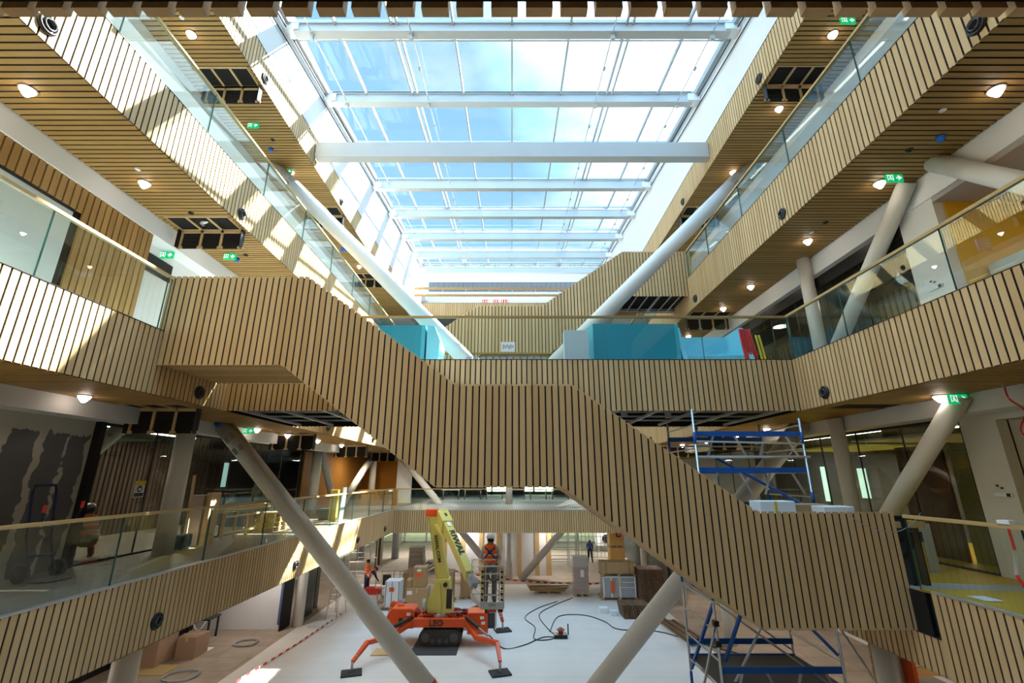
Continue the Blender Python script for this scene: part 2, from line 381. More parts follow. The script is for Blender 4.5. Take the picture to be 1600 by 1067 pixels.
# staircase 1: from the left second floor (top) down to the right first floor
top1 = [(-6.72, 10.08), (-4.0, 10.08), (-1.03, 7.93), (1.09, 7.93), (4.15, 5.74), (6.44, 5.74)]
bot1 = [(-6.55, 8.29), (-4.27, 8.29), (-1.32, 6.13), (.86, 6.13), (3.98, 3.98), (6.48, 3.98)]
def stair_inside(t, top, y0, y1, sx=1):
    fl = [(x, z-1.13) for x, z in top]
    for nm, k in (('landing', 0), ('landing', 2), ('landing', 4)):
        (xa, z), (xb, _) = fl[k], fl[k+1]
        MB().box(sx*xa, sx*xb, y0+.12, y1-.12, z-.25, z).build(nm, FL_GR, t)
    for k in (1, 3):
        (xa, za), (xb, zb_) = fl[k], fl[k+1]; n = 12; m = MB()
        for i in range(n):
            x0, x1 = xa+(xb-xa)*i/n, xa+(xb-xa)*(i+1)/n; z = za+(zb_-za)*(i+1)/n
            m.box(sx*x0, sx*x1, y0+.12, y1-.12, z-.3, z)
        m.build('flight', FL_GR, t)
t1, m1 = staircase('slatted_staircase', 'long oak-slatted staircase crossing in front from upper left to lower right', STAIR1[0], STAIR1[1], -6.7, 6.44, top1, bot1)
m1.build('soffit_boards', OAK_Y, t1); stair_inside(t1, top1, *STAIR1)
# bare steel end of staircase 1
m = MB(); yb = 8.3
m.bar((6.62, yb, 3.98), (6.62, yb, 5.66), .10, .12); m.bar((6.9, yb+.5, 4.62), (6.9, yb+.5, 5.6), .12, .12)
m.bar((6.46, yb, 5.64), (7.02, yb, 5.64), .08, .06); m.bar((6.46, yb, 5.34), (6.9, yb, 5.34), .08, .16); m.bar((6.5, yb, 5.0), (6.82, yb, 5.32), .06, .07)
m.bar((6.46, yb, 4.25), (6.75, yb, 4.25), .10, .55); m.bar((6.82, yb+.02, 4.5), (6.82, yb+.02, 5.5), .08, .1)
m.box(6.42, 6.75, 7.9, 10.0, 3.98, 4.58)
m.build('steel_end_frame', BLKM, t1)
MB().bar((6.46, yb-.03, 5.53), (6.98, yb-.03, 5.53), .04, .10).build('timber_batten', PINE, t1)
# staircase 2, the mirror image further back: right third floor down to left second floor
top2 = [(-6.74, 14.47), (-4.16, 14.47), (-1.10, 12.3), (1.26, 12.3), (4.3, 10.08), (6.55, 10.08)]
bot2 = [(-6.66, 12.65), (-4.3, 12.65), (-1.35, 10.5), (1.0, 10.5), (4.1, 8.3), (6.55, 8.3)]
t2, m2 = staircase('slatted_staircase', 'second oak-slatted staircase further back rising from centre to upper right', STAIR2[0], STAIR2[1], -6.7, 6.55, top2, bot2, True)
mb = MB()      # open soffit at the top landing of staircase 2: bare channels
bot = [b for b in bot2]
m = MB(); n = int(1.7/PIT)
for i in range(n):
    ya = STAIR2[0] + .06 + i*PIT
    for (xa, za), (xb, zb_) in zip(bot[1:], bot[2:]):
        vs = [(-xa, ya, za+.01), (-xb, ya, zb_+.01), (-xb, ya+SW, zb_+.01), (-xa, ya+SW, za+.01)]; vs += [(a, b, c+.02) for a, b, c in vs]
        m.add(vs, [(0,3,2,1)[::-1],(4,5,6,7)[::-1],(0,1,5,4)[::-1],(1,2,6,5)[::-1],(2,3,7,6)[::-1],(3,0,4,7)[::-1]])
m.build('soffit_boards', OAK_Y, t2)
MB().box(4.3, 6.6, STAIR2[0]+.08, STAIR2[1]-.08, 12.8, 12.83).build('backing_board', BLACK, t2)
m = MB()
for x in (4.6, 5.0, 5.4, 5.45, 5.85, 6.2): m.bar((x, STAIR2[0]+.05, 12.68), (x, STAIR2[1]-.05, 12.68), .045, .03)
m.box(4.3, 6.6, STAIR2[1]-.2, STAIR2[1]-.1, 12.66, 12.7); m.build('ceiling_channel', GALV, t2)
stair_inside(t2, top2, STAIR2[0], STAIR2[1], -1)

# ------------------------------------------------------------------ bridge on the second floor
br = thing('footbridge', 'second-floor footbridge across the atrium with slatted sides', 'footbridge', (0, BR[0], 7.75))
bx = 6.72
for y, a, b in ((BR[0], (-bx, BR[0]), (bx, BR[0])), (BR[1], (bx, BR[1]), (-bx, BR[1]))):
    m = MB(); vslats(m, a, b, 7.75, 8.95); m.build('slat_cladding', OAK_V, br)
    sgn = 1 if y == BR[0] else -1
    MB().box(-bx, bx, y+sgn*.017, y+sgn*.045, 7.77, 8.93).build('backing_board', BLACK, br)
    MB().box(-bx, bx, y-.005, y+sgn*.07, 8.95, 8.965).build('edge_trim', BLKM, br)
MB().box(-6.64, 6.64, BR[0]+.07, BR[1]-.07, 8.6, 8.95).build('deck', mat('deck_grey', (.30,.31,.32), .7), br)
m = MB()
for i in range(14):
    x = -6.4 + i*.98; m.box(x, x+.06, BR[0]+.07, BR[1]-.07, 7.78, 7.84)
for y in (10.6, 11.5, 12.4, 13.3): m.box(-6.6, 6.6, y, y+.05, 7.86, 7.9)
m.build('ceiling_channel', GALV, br)
m = MB()
for x, y in ((-3.6, 12.2), (-2.5, 12.8), (3.1, 12.6), (4.4, 12.9), (5.3, 11.6)): m.tube((x, y, 7.9), (x, y, 8.55), .09, 12)
m.box(-6.6, -2.2, 12.9, 13.3, 8.1, 8.45); m.box(2.2, 6.4, 12.2, 12.7, 8.15, 8.5); m.build('service_duct', GALV, br)
m = MB()
for k in range(7):
    x = 2.6 + k*.33; m.path([(x+.1*math.sin(j*.9+k), 11.2+.05*k, 8.3 - .5*math.sin(j*math.pi/8)*(.5+.2*(k%3))) for j in range(9)], .012, 5)
m.build('loose_cable', BLKP, br)
balustrade((-bx, BR[0]), (bx, BR[0]), 8.95, 'glass balustrade with straight oak handrail along the front of the footbridge', start=2.3-2.08, wood_=OAK_X)
balustrade((bx, BR[1]), (-bx, BR[1]), 8.95, 'glass balustrade along the rear of the footbridge', wood_=OAK_X)
# grey studs hang below the bridge on the left, loose cable

# ------------------------------------------------------------------ columns and braces
def column(x, y, z0, z1, r, label):
    return tag(MB().tube((x, y, z0), (x, y, z1), r, 40).build('round_column', COLW, smooth=True), label, 'column', 'round white columns')
column(-8.1, 11.5, 4.6, 7.75, .21, 'upright white column on the left first-floor gallery beside wrapped boards')
column(8.1, 11.5, 4.6, 7.7, .165, 'upright white column on the right first-floor gallery before dark glazing')
column(8.1, 11.5, 8.95, 12.1, .165, 'upright white column behind glass on the right second-floor gallery')
column(-7.75, 10.6, 0, 3.5, .235, 'white column under the left gallery rising from the bottom edge')
column(7.75, 10.9, 0, 3.5, .235, 'white column beside orange edging under the right gallery')
column(-9.5, 22.9, 0, 3.5, .225, 'ground-floor white column beside the tall black panels')
column(-9.5, 22.9, 4.6, 7.75, .225, 'first-floor white column standing before the amber wall')
column(-9.5, 32.3, 4.6, 7.75, .225, 'farther first-floor white column against the amber wall')
column(-.2, 32.4, 0, 3.5, .23, 'far white column in front of white wall panels under the gallery')
column(-.2, 32.4, 4.6, 7.75, .23, 'far white column standing behind the far first-floor glass')
column(8.6, 32.4, 0, 3.5, .23, 'white column behind the stacked crates at the far right')
column(8.9, 26.5, 0, 3.5, .23, 'white column behind the dark lumber stack')
column(8.6, 20.5, 0, 3.5, .23, 'white column seen through the blue scaffold tower at ground level')
def brace(p0, p1, r, label, collar=True, tape=False):
    t = thing('diagonal_brace', label, 'brace', p0, 'diagonal white tubular braces')
    m = MB(); m.tube(p0, p1, r, 44); m.build('tube', COLW, t, smooth=True)
    if collar:
        p0v, p1v = Vector(p0), Vector(p1); d = (p1v-p0v).normalized(); c = p1v - d*1.0
        up = Vector((0,1,0)); a = d.cross(up).normalized(); m = MB()
        for s_ in (-1, 1):
            for q in (0, .42):
                cc = c + d*q - up*(r*.95) + a*s_*r*.35
                MB().bar(cc - d*.09, cc + d*.09, .09, .05, up=(0,1,0)).build('connector_plate', GREYP, t)
    return t
Yb = 13.0
brace((-.7, Yb, 8.95), (-8.0, Yb, 16.3), .235, 'long white diagonal brace rising from the footbridge to the upper left')
brace((.7, Yb, 8.95), (8.0, Yb, 16.3), .235, 'long white diagonal brace rising from the footbridge to the upper right')
lb = brace((-.7, Yb, 0), (-8.2, Yb, 7.75), .235, 'lower left diagonal brace passing before the orange lift, taped red at its foot')
brace((.7, Yb, 0), (8.2, Yb, 7.75), .235, 'lower right diagonal brace rising from bottom centre behind the staircase')
REDW = mat('red_tape', (.75,.03,.03), .4); WTAPE = mat('white_tape', (.85,.85,.85), .4)
d = (Vector((-8.2, Yb, 7.75)) - Vector((-.7, Yb, 0))).normalized(); m = MB(); m2_ = MB()
for k in range(5):
    c = Vector((-.7, Yb, 0)) + d*(1.55+.10*k)
    (m if k % 2 == 0 else m2_).tube(c, c + (d + Vector((.25,0,.1))).normalized()*.07, .243, 30)
m.build('red_tape_wrap', REDW, lb); m2_.build('white_tape_wrap', WTAPE, lb)
brace((8.1, 11.3, 4.7), (8.1, 8.15, 7.72), .165, 'thin brace leaning off the right first-floor column towards the camera', False)
brace((8.1, 11.3, 9.05), (8.1, 8.0, 12.1), .165, 'thin brace behind glass leaning off the right second-floor column', False)
brace((8.1, 4.6, 9.0), (8.1, 7.4, 12.1), .165, 'thin brace beside the yellow room at the right edge of the photo', False)
brace((-9.35, 11.2, 7.6), (-9.35, 8.3, 4.9), .17, 'brace seen through the dark glazing on the left first floor', False)
brace((-9.5, 26.5, 4.6), (-9.5, 32.0, 7.75), .2, 'brace in front of the amber wall leaning to the far column', False)
brace((-9.5, 26.0, 4.6), (-9.5, 23.3, 7.6), .18, 'brace before the amber wall meeting the nearer column', False)
brace((-.75, 32.4, 0), (-7.6, 32.4, 7.6), .22, 'far diagonal brace behind the boom lift running up left', True)
brace((.55, 32.4, 0), (7.4, 32.4, 7.2), .22, 'far diagonal brace beside the pallet of boards running up right', True)
# the steel beam joining the tops of the braces
m = MB(); m.box(-6.62, 6.62, 12.84, 13.16, 17.13, 17.17); m.box(-6.62, 6.62, 12.84, 13.16, 16.6, 16.64); m.box(-6.62, 6.62, 12.98, 13.02, 16.64, 17.13)
m.box(-6.62, 6.62, 12.84, 12.88, 16.64, 17.13)
tag(m.build('tie_beam', STEELW), 'large white steel tie beam hanging lowest across the skylight', 'beam')
# ------------------------------------------------------------------ skylight
def zg(y): return 6.3 + 12.75 + .11*(y-10)          # glass plane
def zw(y): return 6.3 + 12.4 + .087*(y-10.2)         # underside of the roof beams
YS0, YS1 = 1.5, 31.0
SX = 6.65
sky_root = bpy.data.objects.new('window_1', None); C.objects.link(sky_root); WLOC[sky_root] = Vector((0,0,0)); struct(sky_root, 'glazed sloping skylight over the atrium')
beam_y = [1.65 + 2.85*i for i in range(11)]
XM = [-6.3, -5.16, -3.44, -1.72, 0, 1.72, 3.44, 5.16, 6.3]
m = MB()
for x in XM[1:-1]:
    for dx in ((-.09, .09) if abs(abs(x)-3.44) < .1 else (0,)):
        m.bar((x+dx, YS0, zg(YS0)-.06), (x+dx, YS1, zg(YS1)-.06), .055, .13)
for x in (-6.5, 6.5): m.bar((x, YS0, zg(YS0)-.05), (x, YS1, zg(YS1)-.05), .12, .2)
m.build('mullion', MULL, sky_root)
m = MB(); mk = MB()
for y in beam_y:
    m.bar((-6.6, y+.32, zg(y+.32)-.05), (6.6, y+.32, zg(y+.32)-.05), .10, .12)
    m.bar((-6.6, y-.05, zg(y)-.03), (6.6, y-.05, zg(y)-.03), .16, .10)
    mk.bar((-6.6, y-.16, zg(y-.16)-.085), (6.6, y-.16, zg(y-.16)-.085), .03, .03)
    mk.bar((-6.6, y+.44, zg(y+.44)-.10), (6.6, y+.44, zg(y+.44)-.10), .05, .03)
m.build('transom', STEELW, sky_root); mk.build('gasket', GREYP, sky_root)
xs = [-6.5] + XM[1:-1] + [6.5]; ys = [YS0] + beam_y[1:] + [YS1]
for j in range(len(ys)-1):
    for i in range(len(xs)-1):
        y0, y1 = ys[j]+.02, ys[j+1]-.02
        MB().bar(((xs[i]+xs[i+1])/2, y0, zg(y0)), ((xs[i]+xs[i+1])/2, y1, zg(y1)), xs[i+1]-xs[i]-.04, .02).build('pane', SKYGL, sky_root)
BO = ['', 'topmost', 'second', 'third', 'fourth', 'fifth', 'sixth', 'seventh', 'eighth', 'ninth', 'tenth']
for k, y in enumerate(beam_y):
    if not 3 < y < 31: continue
    zb = zw(y); m = MB()
    m.box(-6.35, 6.35, y-.13, y+.13, zb, zb+.04); m.box(-6.35, 6.35, y-.13, y+.13, zb+.40, zb+.44); m.box(-6.35, 6.35, y-.11, y-.06, zb+.04, zb+.40)
    t = thing('roof_beam', f'white steel skylight beam, {BO[k]} from the top edge of the photo', 'beam', (0, y, zb), 'skylight beams')
    m.build('i_beam', STEELW, t)
    for sx in (-1, 1): MB().box(sx*6.2, sx*6.62, y-.17, y+.17, zb+.05, zb+.32).build('end_bracket', WHITE, t)
for sx, nm in ((-1, 'left'), (1, 'right')):
    for x in (2.95, 5.85):
        pts = [(sx*x, y, zg(y)-.32) for y in (2, 30)]
        t = thing('blind_rail', f'thin white hanging blind rod under the skylight, {nm} side, {"inner" if x < 3 else "outer"}', 'rod', pts[0], 'blind rods')
        MB().tube(*pts, .02, 8).build('rod', STEELW, t)
        m = MB(); mk = MB()
        for y in beam_y:
            if 3 < y < 30: MB().box(sx*x-.05, sx*x+.05, y-.05, y+.05, zg(y)-.55, zg(y)-.26).build('hanger', STEELW, t); MB().tube((sx*x, y+1.2, zg(y+1.2)-.40), (sx*x, y+1.3, zg(y+1.3)-.40), .045, 8).build('stop', GREYP, t)
for k, (dz, x) in enumerate(((12.15, 6.6), (12.42, 6.55))):
    for sx, nm in ((-1, 'left'), (1, 'right')):
        a = (sx*x, 2, 6.3+dz+.122*(2-9.3)); b = (sx*x, 29.5, 6.3+dz+.122*(29.5-9.3))
        tag(MB().tube(a, b, .022, 6).build('cable', BLKM), f'dark straight cable along the top of the {nm} white wall, {"lower" if k == 0 else "upper"} one', 'cable', 'dark wall cables')
# white side walls under the roof, roof around
for sx, nm in ((-1, 'left'), (1, 'right')):
    v = [(sx*SX, Y0, 17.33), (sx*SX, 31, 17.33), (sx*SX, 31, zg(31)+.1), (sx*SX, Y0, zg(Y0)+.1)]
    v2 = [(sx*(SX+.25), y, z) for _, y, z in v]
    struct(MB().add(v+v2, [(0,1,2,3),(7,6,5,4),(0,4,5,1),(1,5,6,2),(2,6,7,3),(3,7,4,0)]).build('wall_'+nm, WALLW))
    struct(MB().box(sx*(SX+.25), sx*16, Y0, 62, 20.0, 20.3).build('roof', WHITE))
struct(MB().box(-9, 9, -3, 1.5, zg(1.5)-.2, zg(1.5)).build('roof', WHITE))
# far end of the skylight: header, lattice truss, grey louvres, white wall over the terrace
struct(MB().box(-6.9, 6.9, 31.0, 31.3, 20.27, 21.5).build('trim_1', WHITE))
struct(MB().box(-16, 16, 34.5, 34.8, 17.3, 22).build('wall_far', mat('terrace_wall', (.40,.41,.42), .8)))
m = MB()
for z in (20.62, 21.2): m.bar((-6.6, 30.3, z), (6.6, 30.3, z), .10, .10)
for i in range(24):
    x = -6.6 + i*.55; m.bar((x, 30.3, 20.62 if i % 2 else 21.2), (x+.55, 30.3, 21.2 if i % 2 else 20.62), .06, .05)
tag(m.build('lattice_truss', MULL), 'white lattice truss across the far end of the skylight', 'truss')
LOUV = mat('grey_metal_cladding', (.09,.095,.10), .5, .2)
m = MB()
for i in range(34): m.box(-6.8+i*.4, -6.8+i*.4+.385, 34.36, 34.49, 20.85, 21.95)
tag(m.build('metal_cladding', LOUV), 'grey standing seam metal cladding high over the roof terrace', 'cladding')
# guard rails of planks on the far terrace
for k, (z, lb_) in enumerate(((18.3, 'upper'), (17.8, 'lower'))):
    tag(MB().box(-6.5, 6.5, 28.10, 28.14, z, z+.16).build('guard_plank', OAK_D), f'{lb_} timber plank of the temporary guard rail on the roof terrace', 'plank', 'guard rail planks')
ORD9 = ['first', 'second', 'third', 'fourth', 'fifth', 'sixth', 'seventh', 'eighth', 'ninth']
for i in range(9):
    x = -6.2 + i*1.55
    tag(MB().box(x, x+.03, 28.14, 28.17, 17.3, 18.45).build('guard_post', GALV), f'thin steel guard rail post on the roof terrace, {ORD9[i]} from the left', 'post', 'terrace guard posts')
REDP = mat('red_plastic', (.75,.05,.03), .5)
for i, (x, w) in enumerate(((-2.05, .42), (-1.3, .42), (-.75, .5))):
    t = thing('road_barrier', f'small red and white barrier on the roof terrace, {["first","second","third"][i]} from the left', 'barrier', (x, 29.2, 17.3), 'terrace barriers')
    MB().box(x, x+w, 29.2, 29.24, 17.62, 18.02).build('board', REDP, t)
    m = MB()
    for q in range(3): m.box(x+.06+q*w/3, x+.12+q*w/3, 29.18, 29.2, 17.66, 17.98)
    m.build('stripe', WHITE, t); MB().box(x, x+.04, 29.2, 29.24, 17.3, 17.62).box(x+w-.04, x+w, 29.2, 29.24, 17.3, 17.62).build('leg', BLKP, t)

# ------------------------------------------------------------------ gallery walls
def pboard():
    m = bpy.data.materials.new('filled_plasterboard'); m.use_nodes = True; t = m.node_tree; b = t.nodes['Principled BSDF']; b.inputs['Roughness'].default_value = .85
    co = N(t, 'ShaderNodeTexCoord'); sp = N(t, 'ShaderNodeSeparateXYZ'); t.links.new(co.outputs['Object'], sp.inputs[0])
    n = N(t, 'ShaderNodeTexNoise'); n.inputs['Scale'].default_value = 3.5; n.inputs['Detail'].default_value = 5; t.links.new(co.outputs['Object'], n.inputs['Vector'])
    n2 = N(t, 'ShaderNodeTexNoise'); n2.inputs['Scale'].default_value = 9; n2.inputs['Detail'].default_value = 3; t.links.new(co.outputs['Object'], n2.inputs['Vector'])
    wob = M(t, 'MULTIPLY', M(t, 'SUBTRACT', n.outputs[0], .5), .35)
    y = M(t, 'ADD', sp.outputs['Y'], wob); z = M(t, 'ADD', sp.outputs['Z'], M(t, 'MULTIPLY', M(t, 'SUBTRACT', n2.outputs[0], .5), .25))
    s1 = M(t, 'LESS_THAN', M(t, 'ABSOLUTE', M(t, 'SUBTRACT', y, 8.60)), .075); s2 = M(t, 'MULTIPLY', M(t, 'LESS_THAN', M(t, 'ABSOLUTE', M(t, 'SUBTRACT', y, 9.13)), .04), M(t, 'GREATER_THAN', n2.outputs[0], .44))
    s3 = M(t, 'LESS_THAN', y, 8.02); top = M(t, 'GREATER_THAN', z, 7.12); s4 = M(t, 'GREATER_THAN', y, 9.58)
    f = M(t, 'ADD', M(t, 'ADD', s1, s2), M(t, 'ADD', M(t, 'ADD', s3, s4), top), True)
    c = N(t, 'ShaderNodeMix', data_type='RGBA'); t.links.new(f, c.inputs['Factor']); c.inputs['A'].default_value = (.115,.115,.135,1); c.inputs['B'].default_value = (.44,.42,.37,1)
    t.links.new(c.outputs['Result'], b.inputs['Base Color']); return m
GREYW = mat('dim_white_wall', (.62,.61,.58), .85, var=.03)
struct(MB().box(-8.75, -8.95, Y0, 9.66, 4.6, 7.75).build('wall_left', pboard()))
struct(MB().box(-8.25, -8.78, Y0, 24, 7.42, 7.85).build('trim_2', GREYW))
struct(MB().box(8.25, 8.78, Y0, 24, 7.42, 7.85).build('trim_3', GREYW))
struct(MB().box(-14, -8.95, 9.4, 9.55, 4.6, 7.7).build('wall_inner', BLACK))
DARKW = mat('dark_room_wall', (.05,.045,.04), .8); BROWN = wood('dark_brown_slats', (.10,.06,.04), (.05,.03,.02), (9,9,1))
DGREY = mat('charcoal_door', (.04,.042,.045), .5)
# left first floor: dark glazed rooms
def partition(sd, x, y0, y1, z0, z1, step, label, mull=BLKM, base=True):
    t = thing('glass_partition', label, 'glass partition', (sd*x, y0, z0), 'glazed room fronts'); y = y0
    while y < y1-.05:
        ye = min(y+step, y1)
        MB().box(sd*x, sd*(x+.02), y+.01, ye-.01, z0+.05, z1-.04).build('pane', ROOMGL, t); y = ye
    m = MB(); y = y0
    while y < y1+.05: m.box(sd*(x-.005), sd*(x+.03), y-.008, y+.008, z0, z1); y += step
    m.box(sd*(x-.02), sd*(x+.05), y0, y1, z0, z0+.04); m.box(sd*(x-.02), sd*(x+.05), y0, y1, z1-.06, z1); m.build('frame', mull, t)
    return t
tag(MB().box(-8.62, -8.80, 9.66, 9.80, 4.6, 7.45).build('door_post', BLACK), 'thick black door post beside the grey plasterboard wall', 'post')
partition(-1, 8.72, 9.8, 19.4, 4.6, 7.42, 1.6, 'dark glazed room front on the left first floor')
m = MB()
for i in range(60): m.box(-12.4, -12.46, 10+i*.18, 10.11+i*.18, 4.6, 7.6)
tag(m.build('slatted_wall_panel', BROWN), 'dark brown slat wall inside the left first-floor room', 'wall panel')
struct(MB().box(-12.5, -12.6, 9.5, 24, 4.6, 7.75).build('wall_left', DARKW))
AMBER = mat('amber_wall', (.52,.20,.012), .6)
struct(MB().box(-14, -7.9, 34.2, 34.4, 4.6, 7.9).build('wall_back', AMBER))
struct(MB().box(-10.6, -10.7, 24, 34.2, 4.6, 7.9).build('wall_left', wood('amber_panel', (.36,.17,.03), (.26,.11,.02), (3,3,.5))))
struct(MB().box(-8.0, -7.0, 33.0, 33.3, 4.6, 7.9).build('wall_pier', WHITE))
# right first floor: plaster wall with recess, dark glazing
struct(MB().box(8.75, 8.95, 8.3, 9.0, 4.6, 7.75).build('wall_right', GREYW))
struct(MB().box(8.98, 9.18, Y0, 8.3, 4.6, 7.3).build('wall_right', mat('unpainted_wall', (.50,.44,.37), .9, var=.1, vscale=3)))
struct(MB().box(8.75, 9.2, Y0, 8.3, 7.3, 7.75).build('wall_right', GREYW))
partition(1, 8.75, 9.0, 20.2, 4.6, 7.42, 1.4, 'dark glazed room front on the right first floor')
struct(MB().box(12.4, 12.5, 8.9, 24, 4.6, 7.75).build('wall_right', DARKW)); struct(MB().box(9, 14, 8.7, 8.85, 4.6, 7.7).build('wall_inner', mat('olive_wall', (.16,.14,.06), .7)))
tag(MB().box(9.6, 9.64, 9.3, 10.3, 4.6, 7.0).build('curtain_panel', mat('olive_curtain', (.20,.18,.07), .9)), 'olive curtain panel hanging inside the right glazed room', 'curtain')
tag(MB().box(9.5, 9.56, 10.35, 11.6, 4.6, 7.0).build('room_door', mat('maroon_door', (.09,.035,.03), .6)), 'maroon door leaf inside the right glazed room', 'door')
LIME = mat('lime_ceiling_panel', (.45,.47,.16), .7)
struct(MB().box(8.9, 12.4, 9, 24, 7.55, 7.6).build('ceiling', DARKW)); struct(MB().box(-8.9, -12.4, 9.8, 24, 7.55, 7.6).build('ceiling', DARKW))
tag(MB().box(9.6, 12.2, 13.2, 16.4, 7.15, 7.2).box(10,10.02,14,14.02,7.2,7.55).box(11.8,11.82,15.5,15.52,7.2,7.56).build('acoustic_raft', LIME), 'lime green acoustic raft in the right first-floor room', 'acoustic raft', 'acoustic rafts')
tag(MB().box(9.2, 12.2, 10.0, 12.6, 7.2, 7.25).box(10,10.02,11,11.02,7.25,7.56).box(11.8,11.82,12,12.02,7.25,7.56).build('acoustic_raft', GREYP), 'grey acoustic raft nearest the right glazing', 'acoustic raft', 'acoustic rafts')
tag(MB().box(-9.2, -12.0, 10.6, 12.2, 7.2, 7.25).box(-10,-10.02,11,11.02,7.25,7.56).box(-11.8,-11.82,12,12.02,7.25,7.56).build('acoustic_raft', mat('green_raft', (.12,.18,.10), .8)), 'green acoustic raft inside the left glazed room', 'acoustic raft', 'acoustic rafts')
LED = mat('led_strip', (1,1,1), emit=(1,.96,.82), estr=9)
for i, (x, y0, y1, z) in enumerate(((10.2, 12.8, 16.8, 7.52), (-10.2, 10.4, 12.4, 7.52), (-10.6, 13.0, 15.5, 7.52), (11.4, 10.2, 12.2, 7.52))):
    tag(MB().box(x-.03, x+.03, y0, y1, z, z+.03).build('strip_light', LED), ['bright strip light over the lime raft', 'strip light in the left room over the green raft', 'second strip light deeper in the left room', 'strip light over the grey raft in the right room'][i], 'light', 'room strip lights')
for i, (x, y, w, z0, z1) in enumerate(((12.35, 14.6, .22, 5.4, 6.5), (12.35, 16.5, .4, 5.6, 6.6), (12.35, 18.6, .3, 5.4, 6.7), (-12.4, 17.6, .3, 5.9, 6.7), (-12.4, 20.3, .3, 5.9, 6.9))):
    WD = mat('glow_pane', (.5,.7,.6), emit=(.45,.75,.7), estr=.35)  # glowing panes; right-hand ones stand for pale reflections on the glazing
    sx = 1 if x > 0 else -1
    t = struct(MB().box(x-sx*.03, x, y, y+w, z0, z1).build(f'window_{i+2}', WD))
# second floor walls
WALLS2 = [('slats', 7.62, 8.03), ('slats', 8.15, 9.42)]
t = thing('slatted_wall_panel', 'oak slat wall on the left second floor with a flush door below', 'wall panel', (-8.3, 2, 8.95))
m = MB(); y = 2.0
while y < 9.35:
    z0 = 11.18 if y < 7.6 else 8.95
    m.box(-8.30, -8.34, y, y+.112, z0, 11.68); y += .14
m.build('slat_cladding', OAK_D, t); MB().box(-8.35, -8.38, 2, 9.42, 11.16, 11.66).box(-8.35, -8.38, 7.6, 9.42, 8.95, 11.2).build('backing_board', BLACK, t)
MB().box(-8.31, -8.37, 2, 7.58, 11.12, 11.17).build('slat_end_strip', BLKM, t)  # black strip along the lower ends of the short slats
struct(MB().box(-8.33, -8.36, 2, 7.58, 8.95, 11.13).build('door_1', mat('pale_wall_panel', (.62,.66,.64), .6)))
struct(MB().box(-8.27, -8.8, Y0, 26, 11.68, 12.2).build('trim_4', WHITE)); struct(MB().box(8.27, 8.8, Y0, 26, 11.6, 12.2).build('trim_5', WHITE))
struct(MB().box(-8.7, -8.9, 9.4, 14.5, 8.95, 12.1).build('wall_left', WALLW)); struct(MB().box(-8.9, -8.4, 9.38, 9.42, 8.95, 12.1).build('wall_inner', WALLW))
tag(MB().box(-8.66, -8.69, 9.55, 10.6, 11.0, 11.45).build('dark_window_strip', BLKM), 'dark high window strip behind the slat wall on the left second floor', 'window strip')
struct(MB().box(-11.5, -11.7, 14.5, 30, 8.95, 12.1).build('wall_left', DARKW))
partition(-1, 8.6, 14.5, 26, 8.95, 11.7, 1.6, 'glazed room front on the left second floor behind the bridge')
struct(MB().box(8.3, 8.5, 7.83, 8.64, 8.95, 11.7).build('wall_right', WALLW))
partition(1, 8.32, 8.64, 24, 8.95, 11.5, 1.3, 'dark glazed room front on the right second floor')
tag(MB().box(8.28, 8.31, 8.64, 24, 11.2, 11.5).build('dark_window_strip', BLKM), 'black header strip above the dark right second-floor glazing', 'window strip')
struct(MB().box(11.5, 11.6, 8.6, 24, 8.95, 12).build('wall_right', mat('dim_grey_wall', (.12,.14,.14), .8)))
m = MB()
for i in range(50): m.box(11.3, 11.36, 8.8+i*.22, 8.8+i*.22+.14, 8.95, 11.6)
tag(m.build('slatted_wall_panel', wood('grey_oak', (.20,.19,.13), (.12,.11,.07), (9,9,1))), 'grey-brown slat wall inside the right second-floor room', 'wall panel')
YEL = mat('yellow_wall', (.72,.42,.02), .55)
struct(MB().box(10.4, 10.5, 2, 7.83, 8.95, 12).build('wall_right', YEL)); struct(MB().box(8.5, 10.4, 7.8, 7.9, 8.95, 11.6).build('wall_inner', YEL))
struct(MB().box(8.3, 10.4, 2, 7.83, 11.5, 11.6).build('ceiling', mat('slatted_grey_ceiling', (.42,.38,.36), .7)))
tag(MB().box(8.9, 8.98, 5.2, 7.75, 8.95, 10.1).build('counter_front', PALE), 'pale counter front below the yellow wall', 'counter')
t = thing('wall_sticker', 'small dark red sticker on the pale counter', 'sticker', (8.88, 5.9, 9.8)); MB().box(8.885, 8.895, 6.2, 6.32, 9.86, 9.96).build('sheet', mat('maroon', (.12,.02,.03), .5), t)
for k, (x, y, z, nm) in enumerate(((8.735, 8.55, 6.0, 'first-floor'), (8.29, 8.25, 9.85, 'second-floor'))):
    t = thing('socket_panel', f'white socket strip with loose wires on the right {nm} wall', 'socket', (x, y, z), 'socket strips')
    MB().box(x-.02, x+.02, y-.18, y+.12, z-.03, z+.03).build('cover', WHITE, t); MB().box(x-.03, x-.018, y-.16, y-.10, z-.028, z+.028).box(x-.02, x, y-.05, y-.02, z+.1, z+.13).box(x-.02, x, y+.02, y+.05, z+.14, z+.17).build('socket', BLKP, t)
# third floor walls
for sx, nm in ((-1, 'left'), (1, 'right')):
    struct(MB().box(sx*9.2, sx*9.4, Y0, 34, 13.35, 16.5).build('wall_'+nm, WALLW)); struct(MB().box(sx*8.5, sx*9.4, Y0, 28, 16.0, 16.4).build('trim_6', WHITE))
    struct(MB().box(sx*13.9, sx*14.1, Y0, 62, 0, 20).build('wall_'+nm, WALLW))
struct(MB().box(-14, 14, 34.4, 34.6, 8.95, 17).build('wall_far', mat('far_wall', (.55,.55,.53), .8)))
